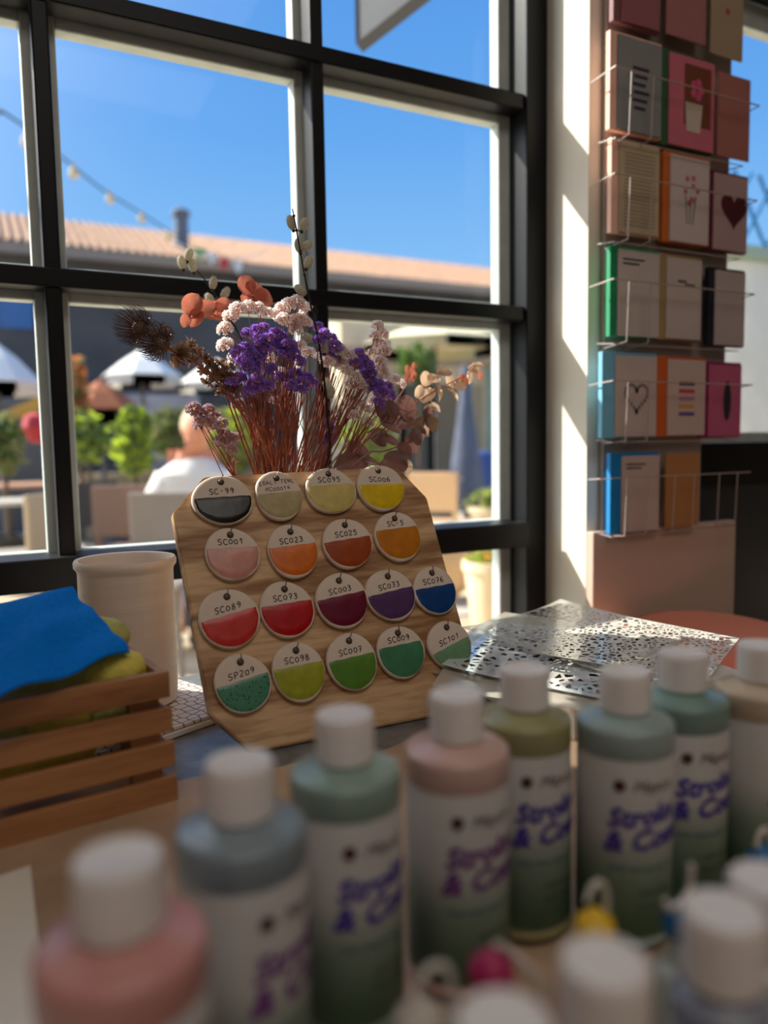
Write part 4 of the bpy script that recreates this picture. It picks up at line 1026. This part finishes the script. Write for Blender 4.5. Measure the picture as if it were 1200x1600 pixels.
card('cream card with a small red dot at the top right of the rack', 1112, 1162, -70, 90, (168, 146, 120), None, kind='dot')
card('grey card with dark lines of text and a peach edge in the second rack row', 966, 1034, 62, 208, (138, 138, 138), PEACH, kind='text')
card('hot pink card with a flower in a white pot in the second rack row', 1046, 1116, 90, 232, (204, 108, 126), (50, 92, 62), kind='vase')
card('plain dusty rose card at the right end of the second rack row', 1122, 1172, 118, 248, (170, 108, 100), None)
card('cream ruled card with a peach edge in the third rack row', 968, 1030, 226, 366, (188, 172, 142), PEACH, kind='rule')
card('white card with red blossoms on an orange envelope', 1048, 1108, 246, 380, (206, 190, 186), (206, 106, 40), kind='bouquet')
card('pale card with a dark heart on a wine red envelope', 1116, 1168, 274, 392, (180, 150, 152), (100, 20, 40), kind='redheart')
card('white card with small text on a green envelope', 966, 1030, 392, 526, (196, 184, 178), (14, 140, 92), kind='smalltext')
card('white card with fine script on a kraft envelope', 1042, 1096, 404, 530, (196, 182, 176), (172, 140, 96), kind='script')
card('white card on a black envelope at the right end of its row', 1118, 1164, 424, 540, (184, 170, 168), (22, 24, 36))
card('white card with a heart shaped wreath on a light blue envelope', 962, 1026, 556, 682, (200, 182, 176), (120, 190, 220), kind='wreath', envdx=-.030)
card('white card with a column of colour bars on an orange envelope', 1044, 1102, 562, 680, (204, 180, 172), (206, 96, 34), kind='swatch', envdx=-.026)
card('magenta card with a dark feather', 1108, 1158, 570, 682, (190, 92, 128), (140, 24, 76), kind='feather')
card('white card on a bright blue envelope in the lowest rack row', 972, 1030, 712, 830, (196, 174, 166), (0, 128, 196), kind='smalltext', envdx=-.026)
card('plain kraft brown card in the lowest rack row', 1040, 1092, 708, 822, (176, 122, 72), None)
# ================================================================== outside the window
def ramp_ground():
    m = mat('street_ground', (206, 188, 158), .9); n = m.node_tree; bs = n.nodes['Principled BSDF']; tcn = n.nodes.new('ShaderNodeTexCoord')
    nz = n.nodes.new('ShaderNodeTexNoise'); nz.inputs['Scale'].default_value = .9; nz.inputs['Detail'].default_value = 5; n.links.new(tcn.outputs['Object'], nz.inputs['Vector'])
    r = n.nodes.new('ShaderNodeValToRGB'); r.color_ramp.elements[0].position = .35; r.color_ramp.elements[0].color = (*S((176, 156, 128)), 1); r.color_ramp.elements[1].position = .6; r.color_ramp.elements[1].color = (*S((226, 212, 184)), 1)
    n.links.new(nz.outputs[0], r.inputs[0]); n.links.new(r.outputs[0], bs.inputs['Base Color']); return m
b = BM(); box(b, -14, 32, 1.44, 26, -.06, 0); struct('floor_outside', b, ramp_ground())
b = BM(); box(b, 1.2, 6.5, 4.0, 4.5, 0.001, .012, bev=.003)  # thin grey slab: a wall's shadow on the ground, put into colour
single('painted_shadow_strip', b, mat('shadow_grey', (176, 166, 152), .9, var=.1, scale=8), 'grey strip painted as a shadow band crossing the sunny ground outside the lower pane', 'painted shadow', (3.8, 4.2, 0))
m_navy = mat('dark_facade', (92, 88, 86), .85, var=.25, scale=1.2)
m_tile = mat('roof_tiles', (172, 134, 106), .9, var=.2, scale=9, stretch=(1, .35, 1))
m_tan = mat('tan_stone', (228, 206, 170), .9, var=.2, scale=2.5)
m_wht = mat('white_canvas', (246, 240, 230), .8)
m_cream = mat('cream_canvas', (236, 222, 180), .8)
m_rust = mat('rust_canvas', (168, 96, 58), .85, var=.15, scale=6)
m_post = mat('grey_post', (90, 88, 84), .6)
# long tiled building
bd = thing('long_building', 'long low building with dark walls and a terracotta tiled roof across the yard', 'building', (4, 14.5, 0))
b = BM(); box(b, -8, 20, 14.5, 17, 0, 4.42); wobj('wall', b, m_navy, bd)
b = BM(); nx = 190
for i in range(nx):
    x0 = -8.3 + i * 28.6 / nx; w = 28.6 / nx
    poly(b, [(x0, 14.0, 4.44 - .006 * (x0)), (x0 + w * .5, 14.0, 4.50 - .006 * x0), (x0 + w * .5, 16.0, 5.44 - .006 * x0), (x0, 16.0, 5.38 - .006 * x0)])
    poly(b, [(x0 + w * .5, 14.0, 4.50 - .006 * x0), (x0 + w, 14.0, 4.44 - .006 * x0), (x0 + w, 16.0, 5.38 - .006 * x0), (x0 + w * .5, 16.0, 5.44 - .006 * x0)])
box(b, -8.3, 20.3, 15.9, 18, 4.3, 5.30)
wobj('tiled_roof', b, m_tile, bd)
b = BM(); box(b, -8.3, 20.3, 13.98, 14.08, 4.26, 4.44); wobj('gutter', b, mat('gutter_metal', (150, 132, 116), .6), bd)
c0 = at(28, 478, 14.45); b = BM(); box(b, c0.x - .30, c0.x + .22, 14.42, 14.5, c0.z - .38, c0.z + .42)
w_ = wobj('window', b, mat('blue_window', (70, 112, 168), .2), bd)
for px, py, w, h, c in ((540, 500, .35, .25, (72, 96, 140)), (640, 485, .6, .2, (96, 92, 92)), (780, 520, .3, .5, (120, 118, 112))):
    c0 = at(px, py, 14.45); b = BM(); box(b, c0.x - w, c0.x + w, 14.42, 14.5, c0.z - h, c0.z + h); wobj('window', b, mat('facade_window', c, .3), bd)
c0 = at(287, 350, 14.6); b = BM(); lathe(b, [(.13, 0), (.13, .62), (.17, .64), (.17, .72), (.05, .8), (0, .8)], 20, (c0.x, 14.8, c0.z - .45)); wobj('chimney_pipe', b, mat('chimney_grey', (108, 112, 120), .5), bd, True)
# tan shop front on the right
ts = thing('shop_front', 'tan stone shop front with a wooden pergola beam on the right of the yard', 'building', (8, 12, 0))
b = BM(); box(b, 5.2, 15, 11.6, 13.6, 0, 3.3); wobj('wall', b, m_tan, ts)
b = BM(); box(b, 4.9, 15, 11.0, 11.3, 2.4, 2.62, bev=.01); wobj('beam', b, mat('pergola_beam', (176, 146, 112), .8), ts)
for px, w, c in ((650, .35, (96, 92, 80)), (690, .3, (132, 116, 92)), (612, .25, (150, 132, 102)), (735, .25, (186, 168, 136))):
    c0 = at(px, 650, 11.58); b = BM(); box(b, c0.x - w, c0.x + w, 11.55, 11.62, .02, 2.1); wobj('doorway', b, mat('doorway_paint', c, .7), ts)
for px, c in ((770, (150, 186, 178)), (590, (120, 100, 76))):
    c0 = at(px, 650, 11.2); b = BM(); box(b, c0.x - .10, c0.x + .10, 11.1, 11.25, 0, 2.4, bev=.01); wobj('post', b, mat('painted_post', c, .7), ts)
# parasols
def parasol(label, px, top, rim, half, Y, m, val=0.0, group='parasols in the yard', seg=8):
    c = at(px, rim, Y); tp = at(px, top, Y); r = abs(at(px + half, rim, Y).x - c.x); T = thing('parasol', label, 'parasol', (c.x, Y, 0), 0, group)
    b = BM(); n0 = bmesh_cone(b, r, tp.z - c.z, seg, val)
    for v in b.verts: v.co.z += c.z
    o = obj('canopy', b, m, T)
    b = BM(); lathe(b, [(0, .05), (.025, .05), (.025, tp.z - .03), (0, tp.z)], 12); obj('pole', b, m_post, T, True)
    b = BM(); lathe(b, [(0, 0), (.26, 0), (.26, .05), (.05, .07), (0, .07)], 20); obj('foot', b, m_post, T)
def bmesh_cone(b, r, h, seg, val):
    R0 = [b.verts.new((r * math.cos(2 * PI * k / seg + PI / 8), r * math.sin(2 * PI * k / seg + PI / 8), 0)) for k in range(seg)]
    R1 = [b.verts.new((r * .5 * math.cos(2 * PI * k / seg + PI / 8), r * .5 * math.sin(2 * PI * k / seg + PI / 8), h * .56)) for k in range(seg)]
    tp = b.verts.new((0, 0, h))
    for k in range(seg):
        j = (k + 1) % seg; b.faces.new((R0[k], R0[j], R1[j], R1[k])); b.faces.new((R1[k], R1[j], tp))
    if val:
        R2 = [b.verts.new(v.co + Vector((0, 0, -val))) for v in R0]
        for k in range(seg): j = (k + 1) % seg; b.faces.new((R2[k], R2[j], R0[j], R0[k]))
    r_e = bmesh.ops.extrude_face_region(b, geom=b.faces[:])
    for v in r_e['geom']:
        if isinstance(v, bmesh.types.BMVert): v.co.z -= .012
parasol('white parasol at the far left behind the lower left panes', -5, 532, 598, 74, 9.5, m_wht, .12)
parasol('white parasol above the orange one left of the thistles', 222, 545, 588, 62, 10.5, m_wht, .12)
parasol('rust brown parasol in the second pane column', 158, 592, 640, 66, 8.6, m_rust, .14)
parasol('small white parasol behind the left stems of the bouquet', 340, 560, 600, 60, 11.0, m_wht, .1)
parasol('large cream parasol seen in the right hand lower pane', 680, 500, 536, 92, 9.6, m_cream, .14)
T = thing('folded_parasol', 'folded dark blue parasol standing in the right hand pane', 'parasol', (0, 0, 0)); c0 = at(728, 700, 8.0); T.location = (c0.x, 8.0, 0)
b = BM(); lathe(b, [(0, .35), (.20, .36), (.22, .6), (.17, .95), (.09, 1.5), (.05, 2.0), (0, 2.05)], 14); obj('folded_canopy', b, mat('navy_canvas', (86, 92, 110), .8, var=.2, scale=5), T, True)
b = BM(); lathe(b, [(0, 0), (.25, 0), (.25, .06), (.03, .08), (.03, .4), (0, .4)], 16); obj('foot', b, m_post, T)
c0 = at(752, 735, 8.3); b = BM(); lathe(b, [(0, 0), (.20, 0), (.24, .1), (.24, .85), (.20, .95), (0, .98)], 20, (c0.x, 8.3, .002))
single('blue_barrel', b, mat('royal_blue_plastic', (52, 84, 150), .5), 'royal blue barrel right of the folded parasol', 'barrel', (c0.x, 8.3, .002), smooth=True)
# plants
def foliage(name, label, px, yt, yb, Y, half, cols, n=420, leafs=.07, pot=None, seed=1, cat='plant'):
    rng = random.Random(seed); c = at(px, (yt + yb) / 2, Y); rx = abs(at(px + half, yt, Y).x - c.x); rz = (at(px, yt, Y).z - at(px, yb, Y).z) / 2
    T = thing(name, label, cat, (c.x, Y, 0), 0, 'plants in the yard')
    b = BM()
    for k in range(n):
        d = Vector((rng.gauss(0, 1), rng.gauss(0, 1), rng.gauss(0, 1))).normalized() * rng.random() ** .35
        p = Vector((d.x * rx, d.y * rx, c.z + d.z * rz)); dr = Vector((rng.uniform(-1, 1), rng.uniform(-1, 1), rng.uniform(-.3, 1))).normalized()
        leaf(b, p, dr, dr.orthogonal(), leafs * rng.uniform(.7, 1.4), leafs * .3, .4, rng, mi=rng.randrange(len(cols)))
    obj('foliage', b, cols, T)
    b = BM(); tube(b, [(0, 0, .1), (.02, .01, max(.3, c.z * .5)), (0, 0, max(.35, c.z))], .03, 7, .012); obj('stem', b, mat('bark', (96, 76, 56), .9), T)
    b = BM(); pr = min(.28, rx * .6 + .08); lathe(b, [(0, .001), (pr * .7, .001), (pr, .38), (pr * 1.08, .38), (pr * 1.08, .43), (pr * .9, .43), (pr * .85, .36), (0, .34)], 20)
    obj('pot', b, pot or mat('terracotta', (150, 92, 66), .85), T, True)
g1 = thin('lime_leaves', (176, 196, 60), .5, .6, .2, 5); g2 = thin('green_leaves', (98, 124, 54), .45, .6, .25, 5); g3 = thin('olive_leaves', (140, 138, 84), .45, .6, .25, 5); g4 = thin('autumn_leaves', (206, 132, 72), .5, .6, .2, 5)
m_potd = mat('dark_pot', (44, 44, 46), .7)
foliage('potted_shrub', 'green shrub at the far left edge of the lower left pane', 4, 650, 745, 6.5, 24, [g2, g3], 420, .08, m_potd, 1)
foliage('potted_shrub', 'orange leaved shrub beside the left window bar', 118, 555, 690, 7.3, 14, [g4, g4, g3], 420, .08, None, 2)
foliage('potted_shrub', 'bright green shrub under the orange leaved one', 136, 650, 725, 6.8, 26, [g1, g2], 420, .08, m_potd, 3)
foliage('potted_shrub', 'tall lime green shrub in the middle of the second pane', 208, 636, 745, 7.6, 24, [g1, g1, g2], 560, .09, None, 4)
foliage('potted_shrub', 'pale olive shrub left of the seated person', 268, 640, 720, 8.8, 34, [g3, g2], 420, .09, m_potd, 5)
foliage('potted_shrub', 'pale green bush behind the seated person, under the bouquet', 360, 640, 745, 9.0, 44, [g3, g1, g3], 520, .10, None, 6)
foliage('potted_shrub', 'dark green hanging plant below the cream parasol', 652, 540, 600, 8.0, 24, [g2], 320, .09, m_potd, 7)
foliage('potted_shrub', 'yellow green low shrub right of the folded parasol', 770, 765, 800, 6.5, 34, [g1, g3], 300, .06, m_tan, 8)
foliage('potted_shrub', 'olive bush behind the pale stems in the right pane', 575, 650, 740, 9.0, 40, [g3, g1, g3], 460, .1, None, 9)
foliage('potted_shrub', 'yellow flowering low shrub seen through the lower right pane', 770, 862, 900, 3.5, 30, [g1, g3, g4], 300, .05, m_tan, 10)
# market tables and chairs
def table_out(label, px, py, Y, w, d, col, h=None):
    c = at(px, py, Y); h = h or max(.4, min(.78, c.z)); T = thing('cafe_table', label, 'table', (c.x, Y, 0), 0, 'cafe tables in the yard')
    mm = mat('cafe_top', col, .6); b = BM(); box(b, -w / 2, w / 2, -d / 2, d / 2, h - .03, h, bev=.005); obj('tabletop', b, mm, T)
    for sx_ in (-1, 1):
        for sy_ in (-1, 1): b = BM(); box(b, sx_ * (w / 2 - .06) - .02, sx_ * (w / 2 - .06) + .02, sy_ * (d / 2 - .06) - .02, sy_ * (d / 2 - .06) + .02, .001, h - .03); obj('leg', b, m_post, T)
table_out('tan wooden cafe table at the far left of the yard', 40, 722, 7.8, 1.0, .7, (176, 132, 104), .78)
table_out('pale grey cafe table in the lower left pane', -8, 775, 6.0, .7, .5, (186, 178, 164), .74)
table_out('grey low bench table near the left window bar', 30, 815, 4.9, .7, .4, (150, 138, 122), .5)
table_out('reddish cafe table behind the left window bar', 205, 745, 6.3, .7, .7, (150, 108, 92), .72)
table_out('pale cafe table right of the stems', 640, 745, 7.2, .9, .7, (186, 164, 130), .72)
def chair_out(label, px, py, Y, col, rz=0):
    c = at(px, py, Y); T = thing('cafe_chair', label, 'chair', (c.x, Y, 0), rz, 'cafe chairs in the yard'); mm = mat('cafe_chair_paint', col, .6)
    b = BM(); box(b, -.21, .21, -.21, .21, .43, .46, bev=.01); obj('seat', b, mm, T)
    b = BM(); box(b, -.21, .21, .19, .22, .55, .86, bev=.01); box(b, -.20, -.17, .19, .22, .46, .56); box(b, .17, .20, .19, .22, .46, .56); obj('backrest', b, mm, T)
    for sx_ in (-1, 1):
        for sy_ in (-1, 1): b = BM(); tube(b, [(sx_ * .17, sy_ * .17, .44), (sx_ * .21, sy_ * .21, .002)], .016, 8); obj('leg', b, mm, T)
for lab, px, Y, col, rz in (('dark chair under the bright green shrub', 165, 5.5, (48, 46, 46), .4), ('brown chair in the second pane, lower middle', 216, 5.1, (120, 92, 76), 2.6), ('grey chair beside the brown one', 236, 3.8, (122, 112, 104), -.6),
                            ('pale chair at the lower left beside the window bar', 132, 4.3, (176, 156, 128), 1.0), ('dark chair right of the bouquet', 668, 6.1, (66, 60, 56), .3), ('tan chair in the right pane near the sill', 692, 5.3, (198, 160, 116), 2.2)):
    chair_out(lab, px, 780, Y, col, rz)
# lettered banner and red lantern at the left
c0 = at(0, 668, 7.0); c1 = at(72, 636, 7.0); b = BM(); prism(b, [c0, c1, c1 + Vector((0, 0, .11)), c0 + Vector((0, 0, .11))], .01)
single('yellow_banner', b, mat('yellow_cloth', (196, 160, 72), .8), 'narrow ochre banner slanting across the left pane above the red lantern', 'banner', tuple(c0))
c0 = at(56, 668, 6.9); b = BM(); lathe(b, [(0, -.13), (.06, -.11), (.11, 0), (.08, .09), (.02, .12), (0, .12)], 16, tuple(c0))
single('red_lantern', b, mat('red_paper', (190, 52, 58), .7), 'round red lantern hanging in the left pane below the ochre banner', 'lantern', tuple(c0), smooth=True)
b = BM(); c0 = at(30, 690, 11.2); box(b, c0.x - 1.1, c0.x + .7, 11.1, 11.3, .002, 1.75, bev=.01)
single('dark_stall', b, mat('stall_dark', (92, 92, 94), .8, var=.2, scale=2), 'dark stall panel under the far left white parasol', 'stall', (c0.x, 11.2, 0))
b = BM(); c0 = at(250, 640, 12.2); box(b, c0.x - .6, c0.x + .6, 12.15, 12.3, .002, 1.9, bev=.01)
single('stall_panel', b, mat('stall_grey_blue', (168, 164, 168), .8, var=.2, scale=2), 'grey blue stall panel behind the lime green shrub', 'stall', (c0.x, 12.2, 0))
b = BM(); c0 = at(300, 730, 9.5); box(b, c0.x - 1.6, c0.x + 1.6, 9.4, 9.6, .002, .8, bev=.01)
single('low_wall', b, mat('low_wall_stone', (150, 136, 112), .9, var=.25, scale=3), 'low stone wall behind the seated person', 'wall', (c0.x, 9.5, 0))
b = BM(); c0 = at(684, 790, 4.5); ball(b, (c0.x, 4.5, .22), 1, (.28, .2, .22), sub=3)
single('tan_sack', b, mat('sack_cloth', (206, 170, 124), .9, var=.1, scale=4, bump=.3), 'tan sack lying in front of the right pane just above the dark rail', 'sack', (c0.x, 4.5, 0), smooth=True)
# string of lamps
T = thing('string_lights', 'slack cable with small bulbs crossing the sky in the left panes', 'string lights', tuple(at(100, 250, 6)))
pth = [(-40, 150), (0, 172), (48, 205), (100, 248), (160, 296), (215, 330), (262, 360), (284, 372)]
pts = [Vector((-1.6, 1.44, 2.7))] + [at(a, b2, 6.0 + i * 1.2) for i, (a, b2) in enumerate(pth)]; sp3 = smoothpath(pts, 6)
b = BM(); tube(b, sp3, .012, 5); wobj('cable', b, m_blk, T)
m_bulb = mat('amber_bulb', (240, 214, 164), .25, trans=.3)
for a, b2, i in ((42, 212, 2.0), (115, 262, 3.2), (172, 303, 4.2), (221, 334, 5.1), (262, 362, 6)):
    c0 = at(a, b2 + 4, 6.0 + i * 1.2); b = BM(); lathe(b, [(0, -.10), (.04, -.09), (.058, -.04), (.04, .012), (0, .014)], 12, tuple(c0)); lathe(b, [(0, .012), (.026, .012), (.026, .07), (0, .07)], 10, tuple(c0)); wobj('bulb', b, m_bulb, T, True)
T = thing('bunting', 'thin cord with small green, white and red flags in front of the tiled roof', 'bunting', tuple(at(330, 400, 9)))
b = BM(); tube(b, smoothpath([at(250, 366, 13.97), at(300, 390, 13.7), at(350, 408, 13.7), at(420, 392, 13.97)], 5), .010, 4); wobj('cord', b, m_wht, T)
for px, py, c in ((311, 395, (50, 160, 90)), (330, 402, (230, 226, 220)), (350, 412, (206, 50, 62)), (372, 416, (226, 222, 218))):
    b = BM(); p = at(px, py, 13.68); prism(b, [p + Vector((-.11, 0, .08)), p + Vector((.11, 0, .08)), p + Vector((0, 0, -.14))], .006); wobj('flag', b, mat('flag_cloth', c, .8), T)
# projecting shop sign outside the upper right pane
T = thing('projecting_sign', 'grey projecting sign with a dark frame outside the upper panes', 'sign', tuple(at(560, 40, 2.5)))
P0 = at(572, 72, 2.5); P1 = at(668, 0, 2.16); up = Vector((0, 0, .62)); dd = (P1 - P0).normalized(); nn = Vector((dd.y, -dd.x, 0)).normalized(); P2 = P0 + dd * .85
P0f = P0; dh = Vector((dd.x, dd.y, 0)).normalized(); P2 = P0f + dh * .80
b = BM(); prism(b, [P0f, P2, P2 + up, P0f + up], .03, nn); wobj('panel', b, mat('sign_grey', (56, 58, 64), .7, var=.1, scale=6, spec=.2), T)
b = BM()
for a, c in ((P0f, P2), (P0f, P0f + up), (P2, P2 + up), (P0f + up, P2 + up)): tube(b, [a + nn * .015, c + nn * .015], .026, 4)
wobj('frame', b, mat('sign_frame', (60, 60, 64), .5), T)
b = BM(); a = P2 + up * .8; tube(b, [a + nn * .015, Vector((a.x + .05, 1.43, a.z))], .012, 8); wobj('bracket', b, m_post, T)
# trellis outside the second window
T = thing('blue_trellis', 'blue crossed trellis on a pale wall beyond the right hand window', 'trellis', tuple(at(1180, 400, 3.2)))
b = BM(); c0 = at(1150, 400, 3.2); 
for k in range(7):
    for s_ in (-1, 1):
        x0 = c0.x - .4 + k * .22; z0 = at(1180, 385, 3.2).z; x1 = x0 + s_ * .30; tube(b, [(x0, 3.2, z0), (x1, 3.2, z0 + .42)], .012, 5)
wobj('lattice', b, mat('blue_paint', (48, 112, 160), .6), T)
b = BM(); z1 = at(1180, 388, 3.2).z; box(b, c0.x - .6, c0.x + 1.6, 3.15, 3.3, z1 - .07, z1, bev=.004); wobj('rail', b, mat('sage_paint', (148, 160, 138), .7), T)
b = BM(); box(b, c0.x - .6, c0.x + 1.6, 3.22, 3.32, .002, z1 - .07); wobj('backing_wall', b, mat('sunny_wall', (206, 200, 188), .9, var=.1, scale=4), T)
# awning beam above the second window
T = thing('awning_beam', 'cream beam of an awning above the right hand window', 'beam', tuple(at(1190, 50, 1.8)))
b = BM(); p0 = at(1130, 18, 1.8); p1 = at(1260, 88, 1.8); tube(b, [p0, p1], .022, 4); wobj('beam', b, mat('cream_paint', (206, 194, 160), .7), T)
b = BM(); prism(b, [p0 + Vector((0, 0, .02)), p1 + Vector((0, 0, .02)), p1 + Vector((0, 0, .4)), p0 + Vector((0, 0, .4))], .02); wobj('valance', b, m_black, T)
# seated person outside, seen over the board
c0 = at(302, 700, 4.6); HX = c0.x; HY = 4.6; zh = c0.z
T = thing('person', 'blurred person with pale hair and a light shirt sitting outside behind the board', 'person', (HX, HY, 0))
sk = bpy.data.meshes.new('body'); zs_ = zh - .03
V = [(0, 0, .50), (0, 0, .72), (0, 0, .95), (0, -.01, zs_ - .13), (0.015, -.015, zs_), (0.02, -.02, zs_ + .09),
     (-.17, 0, zs_ - .20), (-.22, -.04, zs_ - .44), (-.13, -.26, zs_ - .50), (.17, 0, zs_ - .20), (.22, -.04, zs_ - .44), (.13, -.26, zs_ - .50),
     (-.10, -.03, .50), (-.13, -.44, .50), (-.13, -.46, .08), (-.13, -.58, .035), (.10, -.03, .50), (.13, -.44, .50), (.13, -.46, .08), (.13, -.58, .035)]
Ed = [(0, 1), (1, 2), (2, 3), (3, 4), (4, 5), (3, 6), (6, 7), (7, 8), (3, 9), (9, 10), (10, 11), (0, 12), (12, 13), (13, 14), (14, 15), (0, 16), (16, 17), (17, 18), (18, 19)]
Rd = [.13, .13, .15, .10, .055, .085, .065, .048, .035, .065, .048, .035, .085, .065, .04, .035, .085, .065, .04, .035]
sk.from_pydata(V, Ed, []); sk.update(); bo_ = bpy.data.objects.new('body', sk); COL.objects.link(bo_); bo_.parent = T
md = bo_.modifiers.new('skin', 'SKIN'); 
for i, v in enumerate(sk.skin_vertices[0].data): v.radius = (Rd[i], Rd[i] * .85); v.use_root = (i == 0)
md2 = bo_.modifiers.new('sub', 'SUBSURF'); md2.levels = 2; md2.render_levels = 2
m_skin = mat('skin', (206, 140, 108), .55, ssw=.1); sk.materials.append(m_skin)
b = BM(); vs = ball(b, (.02, -.02, zs_ + .14), 1, (.078, .098, .118), sub=3)
ball(b, (.02, -.118, zs_ + .125), .014, sub=1)
for s_ in (-1, 1): ball(b, (.02 + s_ * .079, -.01, zs_ + .135), .022, (.4, 1, 1.3), sub=1)
for s_ in (-1, 1): ball(b, (.02 + s_ * .03, -.112, zs_ + .15), .009, sub=1)
obj('head', b, m_skin, T, True)
b = BM(); ball(b, (.02, .005, zs_ + .165), 1, (.088, .102, .112), sub=3)
obj('hair', b, mat('pale_hair', (206, 184, 150), .8, var=.15, scale=30), T, True)
b = BM(); lathe(b, [(.17, .50), (.185, .7), (.20, .95), (.235, zs_ - .25), (.225, zs_ - .12), (.12, zs_ - .045), (.075, zs_ - .015)], 28)
for v in b.verts: v.co.y *= .72
for s_ in (-1, 1): tube(b, [(s_ * .14, 0, zs_ - .15), (s_ * .20, 0, zs_ - .25), (s_ * .225, -.04, zs_ - .42)], [.10, .095, .078], 12)
obj('shirt', b, mat('light_shirt', (226, 220, 212), .85), T, True)
b = BM()
for s_ in (-1, 1): tube(b, [(s_ * .09, .02, .50), (s_ * .13, -.43, .505), (s_ * .13, -.47, .46), (s_ * .13, -.46, .12)], [.105, .085, .078, .06], 12)
obj('trousers', b, mat('dark_trousers', (70, 74, 90), .85), T, True)
b = BM()
for s_ in (-1, 1): ball(b, (s_ * .13, -.51, .045), 1, (.05, .13, .044), sub=2)
obj('shoe', b, m_potd, T, True)
T = thing('stool', 'wooden stool under the seated person outside', 'stool', (HX, HY + .02, 0)); b = BM(); lathe(b, [(0, .36), (.19, .36), (.20, .37), (.20, .39), (0, .395)], 24); obj('seat', b, m_crate, T)
for k in range(4): a = k * PI / 2 + .78; b = BM(); tube(b, [(.12 * math.cos(a), .12 * math.sin(a), .365), (.17 * math.cos(a), .17 * math.sin(a), .003)], .018, 8); obj('leg', b, m_crate, T)
